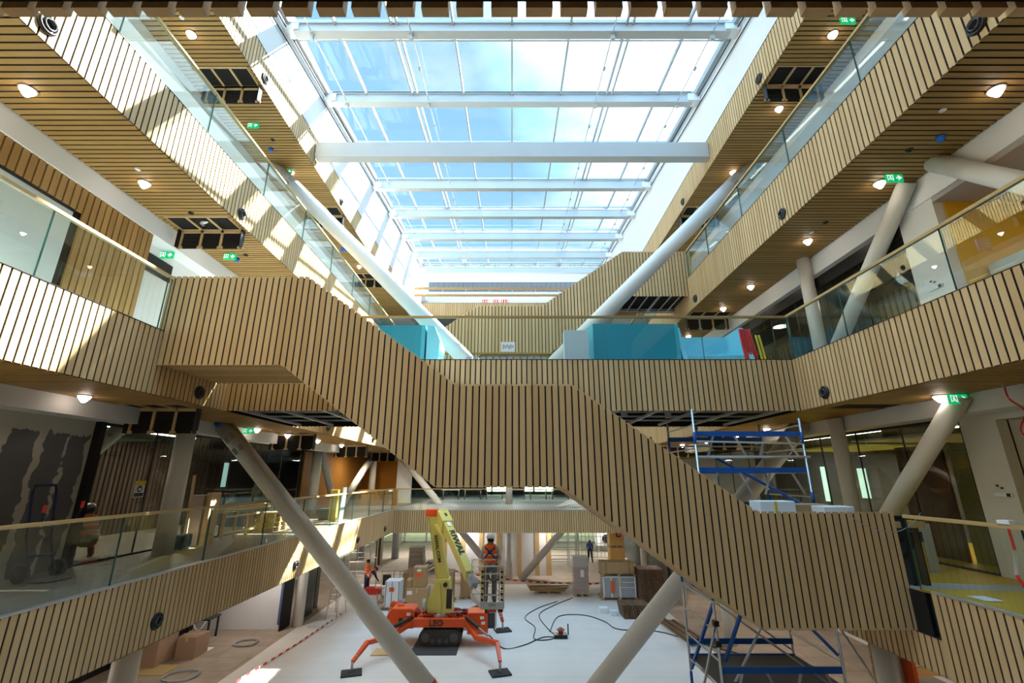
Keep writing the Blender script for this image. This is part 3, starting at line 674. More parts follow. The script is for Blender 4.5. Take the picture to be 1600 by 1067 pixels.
# ground floor: white wall and black panels under the left gallery
struct(MB().box(-13.9, -9.95, 22.4, 22.6, 0, 3.5).build('wall_left', mat('primed_wall', (.66,.67,.69), .85, var=.05)))
struct(MB().box(-13.88, -13.8, 5, 22.4, 0, 3.5).build('wall_left', BLKM))
for i, (x, y0, y1) in enumerate(((-9.9, 22.1, 23.0), (-9.7, 23.3, 24.9), (-9.9, 25.6, 26.0))):
    tag(MB().box(x-.06, x, y0, y1, 0, 3.4).build('black_panel', BLKM), ['tall black panel at the end of the white ground-floor wall', 'tall black panel just behind the ground-floor column', 'narrow black panel beyond the doorway'][i], 'panel', 'black door panels')
tag(MB().box(-10.15, -10.05, 22.3, 22.39, .2, 3.0).build('blue_masking_strip', mat('blue_masking', (.09,.12,.25), .7)), 'vertical blue-grey filler strip on the white ground-floor wall', 'strip')
# far ground floor: white panels with brown stripes, far facade with daylight
t = thing('stud_wall', 'white board wall with brown upright seams behind the man in the basket', 'wall panel', (0, 33.6, 0))
MB().box(-4.7, 2.5, 33.6, 33.75, 0, 3.4).build('board', WHITE, t)
m = MB()
for x in (-4.7, -3.45, -2.25, -1.05, .35, 1.55, 2.35): m.box(x, x+.3, 33.56, 33.6, 0, 3.4)
m.build('seam_strip', PINE, t)
struct(MB().box(-8.0, -4.7, 34, 34.1, 0, .02).build('floor_mat', GREYP))
GREEN = mat('garden_daylight', (.4,.6,.3), .9, var=.3, vscale=1.5)
struct(MB().box(-30, 30, 61.8, 62, -.3, 9).build('exterior', mat('bright_garden', (.55,.65,.45), .9, emit=(.75,1,.68), estr=3.5, var=.4, vscale=.6)))
k = 0
for L, z0, z1 in ((0, 0, 3.4), (1, 4.6, 7.7)):
    m = MB()
    for i in range(21):
        x = -22 + i*2.2; m.box(x, x+.18, 50, 50.2, z0, z1)
    m.box(-24, 24, 50, 50.2, z1-.25, z1+.3); m.box(-24, 24, 50, 50.15, z0, z0+(.12 if L == 0 else .25))
    if L: m.box(-24, 24, 50.02, 50.1, z0+.9, z0+1.0)
    struct(m.build('window_%d' % (20+L), STEELW if L == 0 else DGREY))
struct(MB().box(-24, 24, 34, 62, 3.5, 3.6).build('ceiling', WHITE))
struct(MB().box(-14, 14, 34.1, 50, 7.7, 7.8).build('ceiling', GREYP)); 
m = MB()
for x0, x1 in ((-14, -2.6), (-.1, 1.3), (4.2, 14)): m.box(x0, x1, 48.8, 49, 4.6, 7.7)
m.box(-2.6, -.1, 48.8, 49, 5.4, 7.7); m.box(1.3, 4.2, 48.8, 49, 5.4, 7.7)
struct(m.build('wall_far', DARKW))
for i, (x, y, r, h) in enumerate(((-9.5, 40.4, .3, 3.5), (-12.2, 40, .3, 3.5), (-11.2, 49, .25, 3.5), (10.2, 44, .3, 3.5))):
    column(x, y, 0, h, r, ['bare grey far column left of centre under the gallery', 'grey far column behind the two workers', 'thin column against the far bright windows', 'far column on the right before the white boxes'][i]).data.materials[0] = GREYP if i < 2 else COLW
tag(MB().box(-9.95, -9.75, 36.2, 36.5, 0, 3.4).box(-9.7, -9.6, 36.3, 36.9, 0, 3.4).build('door_leaf', wood('red_brown_timber', (.14,.07,.04), (.08,.04,.025), (6,6,1))), 'dark red-brown door leaves standing in the far left opening', 'door leaf')
for i, (x, z0) in enumerate(((10.8, 0),)):
    struct(MB().box(9.3, 9.5, 30, 48, 0, 3.5).build('wall_right', BLKM))

# ------------------------------------------------------------------ ceiling hatches
FOIL = mat('insulation', (.62,.55,.32), .7, var=.55, vscale=9)
def hatch(L, sd, y, door=True):
    x0, x1 = HX[L]; zb = LV[L][1]; nm = SN[sd]
    o = {0: 'nearest', 1: 'second', 2: 'third', 3: 'fourth'}[[round(v, 1) for v in HATCH_Y[(L, sd)]].index(round(y, 1))]
    t = thing('ceiling_hatch', f'open hatch with hanging three-cell door in the {nm} {LN[L]} soffit, {o} to the camera', 'ceiling hatch', (sd*(x0+x1)/2, y, zb), 'open ceiling hatches')
    y0 = y - OPEN_D; n = 3; w = (x1-x0)/n
    m = MB()
    for k in range(n+1): m.box(sd*(x0+k*w)-.03, sd*(x0+k*w)+.03, y0, y, zb+.0, zb+.18)
    m.box(sd*x0, sd*x1, y0-.03, y0+.02, zb, zb+.04); m.box(sd*x0, sd*x1, y-.05, y, zb, zb+.04)
    m.build('opening_frame', PINE, t)
    MB().box(sd*x0, sd*x1, y0, y, zb+.22, zb+.26).build('cavity', BLACK, t)
    m = MB()
    for k in range(n): m.box(sd*(x0+k*w+.08), sd*(x0+(k+1)*w-.08), y0+.06, y-.08, zb+.10, zb+.20)
    m.build('insulation_pad', FOIL, t)
    h = .54 if L == 2 else .47; m = MB()
    for k in range(n+1): m.box(sd*(x0+k*w)-.03, sd*(x0+k*w)+.03, y, y+.03, zb-h, zb)
    m.box(sd*x0, sd*x1, y, y+.03, zb-.05, zb)
    for k in range(n+1):
        m.box(sd*(x0+k*w)-.065, sd*(x0+k*w)+.065, y-.002, y+.03, zb-h, zb-h+.06)
    m.build('door_frame', PINE, t)
    m = MB(); m.box(sd*x0, sd*x1, y+.03, y+.05, zb-h+.01, zb-.02); m.build('door_panel', BLACK, t)
    m = MB()
    for q in range(4): m.box(sd*x0, sd*x1, y+.021, y+.031, zb-.12-q*.11, zb-.105-q*.11)
    m.build('slat_edge', BLACK, t)
    MB().box(sd*(x1+.03)-.012, sd*(x1+.03)+.012, y-.1, y+.05, zb-h, zb).box(sd*(x0-.03)-.012, sd*(x0-.03)+.012, y-.1, y+.05, zb-h, zb).build('side_plate', BLKM, t)
for (L, sd), yy in HATCH_Y.items():
    for y in yy: hatch(L, sd, y)
# loose foil duct out of the left third-floor hatch
tag(MB().path([(-7.3+.1*math.sin(i*.8), 9.5+.02*i, 12.25-.02*i) for i in range(8)], .07, 10).build('foil_duct', ALU), 'crumpled silver duct poking out of a left third-floor hatch', 'duct')

# ------------------------------------------------------------------ downlights, signs, nozzles (one of each, then copies)
GLOW = mat('lamp_glow', (1, .9, .85), .3, emit=(1, .84, .72), estr=9)
RIM = mat('lamp_rim', (.55,.5,.45), .3, .5)
lamp = thing('downlight', '', 'downlight', (0, 0, 0), 'glowing downlights in the soffits')
MB().lathe((0,0,0), (0,0,-1), [(0,.118),(.01,.122),(.018,.114),(.018,.10)], 28).build('rim', RIM, lamp, smooth=True)
MB().lathe((0,0,-.012), (0,0,-1), [(0,.10),(.03,.095),(.08,.06),(.12,.028),(.125,.01)], 24).build('diffuser', GLOW, lamp, smooth=True)
SIGNG = mat('exit_green', (.0,.36,.13), .5, emit=(0,.45,.16), estr=.45); SIGNW = mat('exit_white', (.85,.9,.87), .5, emit=(1,1,1), estr=.35)
sign = thing('exit_sign', '', 'exit sign', (0, 0, 0), 'green exit signs')
def exit_sign_mesh():
    MB().box(-.165, .165, -.02, .02, -.19, -.02).build('panel', SIGNG, sign)
    MB().box(-.02, .02, -.01, .01, -.02, 0).build('bracket', ALU, sign)
    m = MB(); y0, y1 = -.028, -.02
    m.box(.03, .09, y0, y1, -.118, -.092)                                     # arrow pointing right
    m.prism([(.08,-.155),(.145,-.105),(.08,-.055),(.055,-.055),(.105,-.105),(.055,-.155)], (0,y1,0), (1,0,0), (0,0,1), (0,-1,0), .008)
    m.box(-.145, -.135, y0, y1, -.165, -.045); m.box(-.145, -.03, y0, y1, -.055, -.045); m.box(-.04, -.03, y0, y1, -.165, -.045)   # doorway
    m.lathe((-.085, y1, -.073), (0,-1,0), [(0,.012),(.008,.012)], 10)           # running figure
    m.prism([(-.10,-.088),(-.075,-.088),(-.07,-.12),(-.05,-.15),(-.06,-.158),(-.085,-.13),(-.115,-.155),(-.125,-.147),(-.10,-.12)], (0,y1,0), (1,0,0), (0,0,1), (0,-1,0), .008)
    m.build('pictogram', SIGNW, sign)
exit_sign_mesh()
noz = thing('air_nozzle', '', 'air nozzle', (0, 0, 0), 'round black air nozzles')
MB().lathe((0,0,0), (1,0,0), [(0,.138),(.015,.142),(.035,.13),(.05,.113),(.035,.102),(.015,.096)], 36).build('outer_ring', BLKP, noz, smooth=True)
MB().lathe((.0,0,0), (1,0,0), [(0,.09),(.062,.083),(.07,.072),(.03,.062),(.01,.058)], 30).build('jet_cone', mat('jet_cone_grey', (.07,.07,.08), .25), noz, smooth=True)
MB().lathe((.0,0,0), (1,0,0), [(0,.061),(.025,.059)], 24).build('throat', BLACK, noz, smooth=True)
index_kids()
ORD = ['nearest', 'second', 'third', 'fourth', 'fifth', 'sixth', 'seventh']
first = True
def place(proto, used, loc, rz, label):
    if not used[0]:
        proto.location = loc; proto.rotation_euler = (0, 0, rz); proto['label'] = label; used[0] = True; return proto
    return dup(proto, loc, rz, label)
LY = {4: [8.2, 10.45, 13.25, 17.3, 20.5], 3: [5.68, 8.03, 10.4, 13.3, 15.25, 18.6], 2: [8.35, 14.3, 16.3, 18.9, 21.6, 24.9]}
u = [False]
for L, yy in LY.items():
    for sd in (-1, 1):
        for k, y in enumerate(yy):
            if (L, sd) == (4, -1) and k == 1: continue
            place(lamp, u, (sd*(7.55 if L > 2 else 7.9), y, LV[L][1]), 0, f'glowing round downlight in the {SN[sd]} {LN[L]} soffit, {ORD[k]} to the camera')
place(lamp, u, (-3.6, 27.2, 3.46), 0, 'tiny lit downlight under the far first-floor gallery')
u = [False]
for L, sd, y in ((4, 1, 7.8), (4, -1, 11.0), (4, -1, 13.1), (3, 1, 7.75), (3, -1, 11.1), (2, 1, 8.12), (2, -1, 14.0), (2, -1, 23.5)):
    place(sign, u, (sd*(7.6 if L != 2 else 8.0), y, LV[L][1]), 0, f'green exit sign under the {SN[sd]} {LN[L]} soffit' + (' farther back' if y > 13.05 and L != 2 or y > 20 else ''))
place(sign, u, (-8.55, 10.2, 11.68), 0, 'green exit sign hanging behind the left slat wall')
u = [False]
NZ = {4: [9.7, 15.4, 21.2], 3: [4.83, 9.6, 15.0, 20.5], 2: [9.5, 16.5, 22.0], 1: [9.28, 14.75, 20.4, 24.6]}
for L, yy in NZ.items():
    for sd in (-1, 1):
        for k, y in enumerate(yy):
            place(noz, u, (sd*(EX[L]+.0), y, LV[L][1]+.26+(.1 if L == 1 else 0)), 0 if sd < 0 else math.pi, f'round black air nozzle in the {SN[sd]} {LN[L]} fascia, {ORD[k]} to the camera')
# small fittings in the soffits
BLUEF = mat('blue_tape', (.02,.16,.60), .5)
for i, (x, y, z, r_) in enumerate(((7.6, 6.7, 12.1, .06), (-7.6, 11.4, 12.1, .055), (-7.65, 12.1, 16.3, .06), (-8.15, 12.75, 7.75, .09), (-7.4, 19.6, 16.3, .08))):
    t = thing('taped_detector', f'detector wrapped in blue tape on the {"right" if x > 0 else "left"} {("third-floor" if z == 12.1 else "roof-level" if z > 16 else "second-floor")} soffit' + (' far back' if y > 15 else ''), 'detector', (x, y, z), 'blue taped detectors')
    MB().lathe((x, y, z), (0,0,-1), [(0, r_*1.1), (.03, r_*1.2), (.09, r_*.9), (.12, r_*.4)], 14).build('tape_wrap', BLUEF, t, smooth=True)
for i, (x, y, z) in enumerate(((7.35, 7.05, 12.1), (-7.35, 9.15, 12.1), (7.45, 9.55, 12.1), (-7.25, 11.2, 12.1), (-7.4, 11.7, 16.3))):
    tag(MB().lathe((x, y, z), (0,0,-1), [(0,.06),(.02,.06),(.02,.03),(.005,.03)], 14).build('ceiling_speaker', BLKP), f'small black ring fitting in the {"right" if x > 0 else "left"} {"third-floor" if z < 13 else "roof-level"} soffit' + (' beside the blue tape' if abs(x) < 7.3 or y < 8 or z > 13 else ' near an air nozzle'), 'ceiling fitting', 'small black ceiling rings')
for i, (x, y, z) in enumerate(((7.1, 6.1, 12.1), (-7.35, 7.6, 12.1), (7.4, 10.0, 12.1), (-7.5, 7.8, 16.3), (7.5, 10.1, 16.3))):
    tag(MB().lathe((x, y, z), (0,0,-1), [(0,.05),(.015,.05),(.02,.03)], 14).build('smoke_detector', WHITE), f'small white disc detector by the lamp in the {"right" if x > 0 else "left"} {"third-floor" if z < 13 else "roof-level"} soffit' + (' farther back' if y == 10.0 else ''), 'detector', 'white disc detectors')
# blue banner hanging at the left roof-level soffit
t = thing('blue_banner', 'blue information panel hanging under the left roof-level soffit', 'banner', (-7.0, 17.6, 16.3))
MB().box(-7.35, -6.72, 17.6, 17.63, 15.6, 16.25).build('panel', BLUEF, t); MB().box(-7.3, -6.95, 17.59, 17.6, 15.95, 16.0).box(-7.3, -7.1, 17.59, 17.6, 15.8, 15.85).build('lettering', WHITE, t)

# unseen area lights added to brighten the ground floor, far offices and glazed rooms
def room_light(x, y, z, e, col=(1,.86,.72), size=.5):
    d = bpy.data.lights.new('room_fill_light', 'AREA'); d.shape = 'DISK'; d.size = size; d.energy = e; d.color = col
    o = bpy.data.objects.new('room_fill_light', d); C.objects.link(o); o.location = (x, y, z)
for x in (-10.5, 10.5):
    for y in (10, 15.5, 21, 27): room_light(x, y, 3.4, 38, (1,.9,.8))
for x in (-9, -3, 3, 9): room_light(x, 33, 3.4, 55, (1,.93,.85)); room_light(x, 42, 3.4, 120, (1,.97,.92))
for x in (-5, 0, 5): room_light(x, 38, 7.6, 60, (.9,1,.95)); room_light(x, 30, 7.6, 50, (1,.9,.8))
room_light(-9, 29, 7.6, 60, (1,.85,.6)); room_light(10.6, 11.3, 7.1, 30); room_light(10.6, 14.8, 7.1, 50, (1,1,.8)); room_light(10.6, 18.5, 7.4, 60, (.95,1,.9))
room_light(-10.6, 11.5, 7.1, 22); room_light(-10.6, 15.5, 7.4, 35); room_light(-9.8, 21, 7.6, 60, (1,.85,.65))
room_light(9.6, 5.5, 11.45, 14, (1,.95,.85)); room_light(9.8, 12, 11.4, 25)
ORDN = ['one', 'two', 'three', 'four', 'five']
# ------------------------------------------------------------------ more materials
ORANGE = mat('lift_orange', (.66,.075,.01), .4, var=.12, vscale=4); LIMEY = mat('lift_yellow', (.56,.49,.12), .45, var=.08, vscale=3)
DRUB = mat('dark_track_rubber', (.045,.045,.045), .8, bump=.3, bscale=30); STEEL = mat('bare_steel', (.45,.46,.47), .35, .8)
CARD = mat('cardboard', (.40,.26,.13), .8, var=.08, vscale=4); CARD2 = mat('brown_wrapped_card', (.33,.22,.15), .5, var=.12, vscale=6)
OLABEL = mat('orange_label', (.80,.12,.03), .5); SHEETW = mat('printed_sheet', (.80,.80,.80), .6); PALW = wood('pallet_wood', (.50,.36,.20), (.36,.24,.12), (3,3,3))
BLUE = mat('scaffold_blue', (.01,.10,.42), .4); TEAL = mat('teal_booth', (.015,.27,.36), .45); AQUA = mat('light_aqua_booth', (.20,.60,.72), .5); TURQ = mat('turquoise_booth', (.06,.42,.52), .45)
FILM = mat('stretch_film', (.42,.33,.30), .18, var=.15, vscale=9, bump=.4, bscale=25)
DKWOOD = wood('dark_slat_panels', (.20,.12,.07), (.11,.065,.035), (4,4,4)); NAVY = mat('navy_cloth', (.02,.035,.13), .8); HIVIS = mat('orange_hi_vis', (.95,.14,.01), .6, emit=(1,.15,.0), estr=.0)
REFL = mat('reflective_tape', (.75,.78,.78), .3); GTROU = mat('grey_work_trousers', (.20,.20,.19), .85); SKIN = mat('skin', (.45,.25,.17), .55); TEE = mat('light_grey_shirt', (.50,.50,.48), .85)
HAIR = mat('dark_hair', (.03,.02,.015), .8); HELM = mat('white_helmet', (.85,.85,.84), .3); BOOT = mat('work_boots', (.10,.05,.03), .8); NSHIRT = mat('blue_shirt', (.03,.05,.22), .85)
YELP = mat('yellow_plastic', (.75,.55,.04), .5); REDCORD = mat('red_cord', (.65,.02,.03), .6)

# ------------------------------------------------------------------ pallets and goods
def wpallet(x0, x1, y0, y1, z, label, parent=None):
    t = parent or thing('wooden_pallet', label, 'pallet', ((x0+x1)/2, (y0+y1)/2, z), 'wooden pallets')
    m = MB()
    n = max(3, int((x1-x0)/.22))
    for i in range(n):
        a = x0 + (x1-x0)*i/n; m.box(a, a+(x1-x0)/n*.72, y0, y1, z+.12, z+.144)
    m.build('deck_board', PALW, t); m = MB()
    for yy in (y0, (y0+y1)/2-.05, y1-.1):
        for xx in (x0, (x0+x1)/2-.07, x1-.14): m.box(xx, xx+.14, yy, yy+.1, z+.02, z+.12)
        m.box(x0, x1, yy, yy+.1, z, z+.02)
    m.build('block', PALW, t); return t
def carton(x0, x1, y0, y1, z0, z1, label, m_=None, lab=None, name='cardboard_box', group='cardboard boxes', straps=False, flap=True):
    t = thing(name, label, 'box', ((x0+x1)/2, (y0+y1)/2, z0), group)
    MB().box(x0, x1, y0, y1, z0, z1).build('carton', m_ or CARD, t, bevel=.012)
    if flap: MB().box(x0, x1, (y0+y1)/2-.03, (y0+y1)/2+.03, z1, z1+.004).box((x0+x1)/2-.03, (x0+x1)/2+.03, y0-.004, y0, z0+(z1-z0)*.8, z1).build('tape', PINE, t)
    if lab:
        for q, (u0, u1, v0, v1, mm) in enumerate(lab):
            MB().box(x0+(x1-x0)*u0, x0+(x1-x0)*u1, y0-.012, y0-.006, z0+(z1-z0)*v0, z0+(z1-z0)*v1).build('label', mm, t)
    if straps:
        m = MB()
        for u_ in (.15, .85):
            xx = x0+(x1-x0)*u_; m.box(xx-.012, xx+.012, y0-.006, y0, z0, z1).box(xx-.012, xx+.012, y0, y1, z1, z1+.006)
        m.build('strap', BLKP, t)
    return t
wpallet(-6.6, -5.4, 25.2, 26.2, 0, 'pallet under the white wrapped appliance')
t = carton(-6.35, -5.6, 25.3, 26.1, .144, 1.3, 'white wrapped appliance with orange label on a pallet left of the lift', WHITE, [(.3,.62,.6,.76,OLABEL)], 'wrapped_appliance', 'wrapped goods', False, False)
m = MB()
for xx in (-6.3, -6.0, -5.66): m.box(xx, xx+.02, 25.28, 25.30, .144, 1.3)
m.build('strap', BLKP, t)
carton(-6.0, -5.15, 27.6, 29.2, 0, 1.25, 'long brown carton standing behind the white appliance')
wpallet(-5.15, -4.05, 24.4, 25.3, 0, 'pallet carrying two stacked printed cartons')
carton(-5.12, -4.08, 24.45, 25.3, .144, 1.15, 'large brown printed carton, lower of the two left of the yellow turret', None, [(.06,.3,.74,.9,SHEETW)])
carton(-4.85, -4.2, 24.6, 25.3, 1.16, 2.05, 'brown carton with orange label on top of the printed carton', None, [(.25,.7,.5,.72,OLABEL),(.3,.62,.8,.9,SHEETW)])
carton(-5.15, -4.88, 24.6, 25.2, 1.16, 1.5, 'small dark carton squeezed beside the orange-labelled one')
carton(-4.0, -3.1, 26.4, 27.4, .12, 1.5, 'brown carton standing behind the boom to the right of the stack')
wpallet(-4.1, -3.0, 26.3, 27.4, -.02, 'pallet half hidden behind the yellow turret')
wpallet(-2.85, -2.1, 27.4, 28.2, 0, 'small pallet beneath the upright carton behind the basket')
carton(-2.8, -2.2, 27.5, 28.1, .144, 1.35, 'upright brown carton seen between boom and basket')
wpallet(1.35, 2.75, 28.6, 29.5, 0, 'pallet under the loose pile of flat boards')
for k in range(6):
    a = .12*math.sin(k*2.1); t = thing('timber_board', f'flat board in the low pile on the pallet, {["lowest","second lowest","third","fourth","fifth","topmost"][k]}', 'board', (2.0, 29, .144+k*.045), 'flat boards on a pallet')
    MB().bar((1.05-.08*k*.5, 28.9+a, .17+k*.05), (3.0+.05*k, 28.75-a, .17+k*.05), .55-.04*k, .035).build('board', PALW, t)
wpallet(3.4, 4.3, 27.9, 28.8, 0, 'pallet beneath the tall film-wrapped stack')
t = thing('wrapped_stack', 'tall film-wrapped brown stack with a white sheet taped on', 'wrapped stack', (3.85, 28.3, .144), 'wrapped goods')
m = MB(); z = .144
for k in range(9): m.box(3.44+.01*(k%2), 4.26-.01*(k%3), 27.92, 28.76, z, z+.185); z += .19
m.build('boxes', FILM, t); MB().box(3.42, 4.28, 27.9, 28.78, 1.5, 2.0).build('film_cap', mat('cloudy_film', (.50,.47,.45), .15, bump=.5, bscale=20), t)
MB().box(3.8, 4.0, 27.885, 27.895, 1.0, 1.35).build('sheet', SHEETW, t)
wpallet(4.8, 6.75, 27.2, 28.3, 0, 'long pallet under the glazed window elements')
t = thing('window_element', 'crated window elements with orange and yellow stickers under a long carton', 'window element', (5.8, 27.6, .144))
MB().box(4.92, 6.65, 27.25, 28.2, .144, 1.12).build('glazed_unit', mat('grey_glazing', (.36,.40,.44), .25), t)
m = MB()
for xx in (4.9, 5.32, 5.78, 6.6): m.box(xx, xx+.07, 27.2, 27.25, .144, 1.14)
m.box(4.9, 6.67, 27.2, 28.25, 1.1, 1.15).box(5.9, 6.6, 27.21, 27.24, .6, .63).box(5.9, 6.6, 27.21, 27.24, .85, .88); m.build('frame', WHITE, t)
MB().box(5.32, 5.52, 27.17, 27.195, .35, .95).build('orange_sticker', OLABEL, t); MB().box(5.78, 5.9, 27.17, 27.195, .7, .85).build('yellow_sticker', YELP, t)
wpallet(4.85, 6.7, 27.2, 28.2, 1.15, 'upper pallet between the window elements and the long carton')
carton(4.85, 6.65, 27.25, 28.1, 1.294, 1.85, 'long strapped carton on top of the crated window elements', mat('pale_cardboard', (.47,.33,.17), .8), None, 'long_carton', None, True)
def panel_stack(x0, x1, y0, y1, z0, n, th, label, shear=0, maxn=100):
    t = thing('slat_panel_stack', label, 'panel stack', ((x0+x1)/2, (y0+y1)/2, z0), 'stacks of slat panels')
    for k in range(n):
        m = MB(); z = z0+k*th; sx = shear*k; c = int((x1-x0)/.11)
        for i in range(c): m.box(x0+sx+i*.11, x0+sx+i*.11+.085, y0, y1, z+.012, z+th-.006)
        m.box(x0+sx, x1+sx, y0+.1, y0+.16, z, z+.012).box(x0+sx, x1+sx, y1-.16, y1-.1, z, z+.012)
        m.build('slat_panel', DKWOOD, t)
    return t
panel_stack(6.75, 8.1, 26.6, 27.9, 0, 20, .08, 'tall stack of dark slat panels beside the right lower brace')
panel_stack(5.2, 6.6, 23.8, 24.9, 0, 9, .065, 'low stack of dark slat panels in front of the tall stack', -.012)
for k in range(14):
    a, b = .05*(k % 4), .06*(k % 5); z = .05+.045*(k//4)
    tag(MB().bar((6.65+a+.16*(k%4), 23.2+b, z), (7.0+a+.16*(k%4), 20.5-b, z), .13, .04).build('long_plank', DKWOOD if k > 2 else PINE), f'long {"dark" if k > 2 else "pale"} plank by the scaffold, layer {["one","two","three","four"][k//4]} up, {["first","second","third","fourth"][k%4]} across', 'plank', 'long planks on the floor')
t = thing('white_block', 'small white block on the white floor, the one on the left of two', 'block', (4.45, 24.9, .012), 'white blocks'); MB().box(4.25, 4.65, 24.75, 25.1, .012, .24).build('block', WHITE, t, bevel=.02)
t = thing('white_block', 'small white block on the white floor, the one on the right of two', 'block', (4.85, 24.5, .012), 'white blocks'); MB().box(4.7, 5.0, 24.35, 24.6, .012, .22).build('block', WHITE, t, bevel=.02)
for i, (x, y, w, n) in enumerate(((-7.3, 35.2, 1.1, 5), (-6.0, 34.9, .9, 2))):
    for k in range(n): tag(MB().box(x, x+w-.04*k, y, y+1, .02+k*.3, .3+k*.3).build('insulation_pack', mat('brown_pack%d%d' % (i, k), (.20,.16,.13), .8)), f'grey-brown pack in the {"taller" if i == 0 else "lower"} far stack left of the boom, layer {ORDN[k]} from the floor', 'pack', 'packs stacked at the back')
for k in range(9):
    tag(MB().bar((-7.2+.16*k, 31.4, .06+.1*(k % 3)), (-5.9+.12*k, 33.6+.1*k, .5+.08*(k % 3)), .12, .05).build('loose_profile', STEEL if k % 3 else DKWOOD), f'loose {"metal" if k % 3 else "brown"} profile in the far heap left of the boom, {["first","second","third","fourth","fifth","sixth","seventh","eighth","ninth"][k]} one across', 'profile', 'loose profiles at the back')
for k, (x, z) in enumerate(((7.5, 0), (7.5, 1.15))):
    wpallet(x, x+1.15, 38, 39, z, f'{"lower" if k == 0 else "upper"} pallet of the far crate stack beside the man in blue'); carton(x+.02, x+1.13, 38, 38.95, z+.144, z+1.12, f'{"lower" if k == 0 else "upper"} ochre crate stacked at the far right', mat('ochre_crate%d' % k, (.50,.30,.10), .8))
t = thing('red_helmet_bag', 'black and red gear hung on the upper far crate', 'gear', (8.2, 37.9, 1.9)); MB().lathe((8.2, 37.9, 1.9), (0,0,1), [(0,.16),(.2,.2),(.35,.1)], 10).build('bag', BLKP, t); MB().box(8.1, 8.3, 37.7, 37.74, 2.0, 2.2).build('badge', OLABEL, t)
t = thing('air_heater', 'white round-drum machine standing behind the man in blue', 'machine', (8.2, 44, 0)); MB().box(7.5, 8.8, 43.5, 44.5, .5, 1.6).build('housing', WHITE, t, bevel=.05); MB().lathe((8.3, 43.5, 1.1), (0,-1,0), [(0,.35),(.1,.35),(.12,.28),(.05,.26)], 20).build('drum', BLKP, t); MB().lathe((8.0, 44, 1.6), (0,0,1), [(0,.35),(.3,.25),(.4,.1)], 16).build('funnel', GREYP, t); MB().box(7.6, 7.7, 43.6, 43.7, 0, .5).box(8.6, 8.7, 43.6, 43.7, 0, .5).box(7.6, 7.7, 44.3, 44.4, 0, .5).box(8.6, 8.7, 44.3, 44.4, 0, .5).build('leg', GREYP, t)
# far racks and mesh fence
def tube_frame(name, label, cat, posts, rails, r, mt, group=None, loc=None):
    t = thing(name, label, cat, loc or posts[0][0], group); m = MB()
    for a, b in posts: m.tube(a, b, r, 8)
    m.build('post', mt, t); m = MB()
    for a, b in rails: m.tube(a, b, r*.8, 8)
    m.build('rail', mt, t); return t
tube_frame('rack', 'dark tube rack standing far behind the right far brace', 'rack', [((x, y, 0), (x, y, 3.0)) for x in (2.8, 4.2, 4.9) for y in (36.5, 37.5)], [((2.8, 36.5, z), (4.9, 36.5, z)) for z in (.4,.8,1.2,1.6,2.0,2.4,2.8)] + [((2.8, 37.5, z), (4.9, 37.5, z)) for z in (.4,1.2,2.0,2.8)], .035, GREYP)
tube_frame('mesh_fence', 'grey mesh fence panel left of the man in blue', 'fence', [((x, 39, 0), (x, 39, 2.2)) for x in (5.0, 8.0)] , [((5.0, 39, z), (8.0, 39, z)) for z in (.3,.8,1.3,1.8,2.2)] + [((5.2+.3*i, 39, .3), (5.2+.3*i, 39, 2.2)) for i in range(10)], .025, GREYP)
tube_frame('crowd_barrier', 'bent steel hoops of a barrier between the workers and cartons', 'barrier', [((-8.0+.35*i, 29.6, 0), (-8.0+.35*i, 29.6, 1.0)) for i in range(6)], [((-8.0, 29.6, 1.0), (-6.25, 29.6, 1.0)), ((-8.0, 29.6, .15), (-6.25, 29.6, .15))], .02, STEEL)
tube_frame('ladder', 'aluminium step ladder beside the lower left brace', 'ladder', [((-8.6, 23.7, 0), (-8.45, 24.3, 2.6)), ((-8.1, 23.7, 0), (-8.2, 24.3, 2.6)), ((-8.6, 25.0, 0), (-8.45, 24.4, 2.6)), ((-8.1, 25.0, 0), (-8.2, 24.4, 2.6))], [((-8.6+.015*i, 23.7+.06*i, .25*i), (-8.1-.01*i, 23.7+.06*i, .25*i)) for i in range(1, 10)], .025, ALU)
tube_frame('rolling_tower', 'grey scaffold tower half hidden behind the first-floor fascia', 'scaffold', [((x, y, 0), (x, y, 3.3)) for x in (-9.6, -8.4) for y in (29.5, 31)], [((-9.6, 29.5, z), (-8.4, 29.5, z)) for z in (.5,1,1.5,2,2.5,3)] + [((-9.6, 31, z), (-8.4, 31, z)) for z in (.5,1.5,2.5)], .03, ALU)
t = thing('wheelbarrow_saw', 'red site machine beside the two workers', 'machine', (-7.4, 26.6, 0)); MB().box(-7.7, -6.9, 26.3, 26.9, .45, .75).build('body', REDP, t, bevel=.04); m = MB()
for a, b in (((-7.6,26.3,.5),(-7.9,26.0,0)), ((-7.0,26.3,.5),(-6.8,26.0,0)), ((-7.6,26.9,.5),(-7.8,27.2,0)), ((-7.0,26.9,.5),(-6.8,27.2,0)), ((-6.9,26.6,.6),(-6.3,26.5,1.1))): m.tube(a, b, .03, 8)
m.build('leg', STEEL, t); MB().box(-6.9, -6.5, 26.9, 27.1, .8, 1.3).build('screen_box', BLKP, t)
for k in range(3): tag(MB().box(-7.0+.3*k, -6.7+.3*k, 26.5+.5*k, 28.6+.4*k, .0, .12+.08*k).build('floor_board', PALW), f'narrow timber lying beyond the red machine, {ORD9[k]} from the left', 'board', 'boards on the far floor')
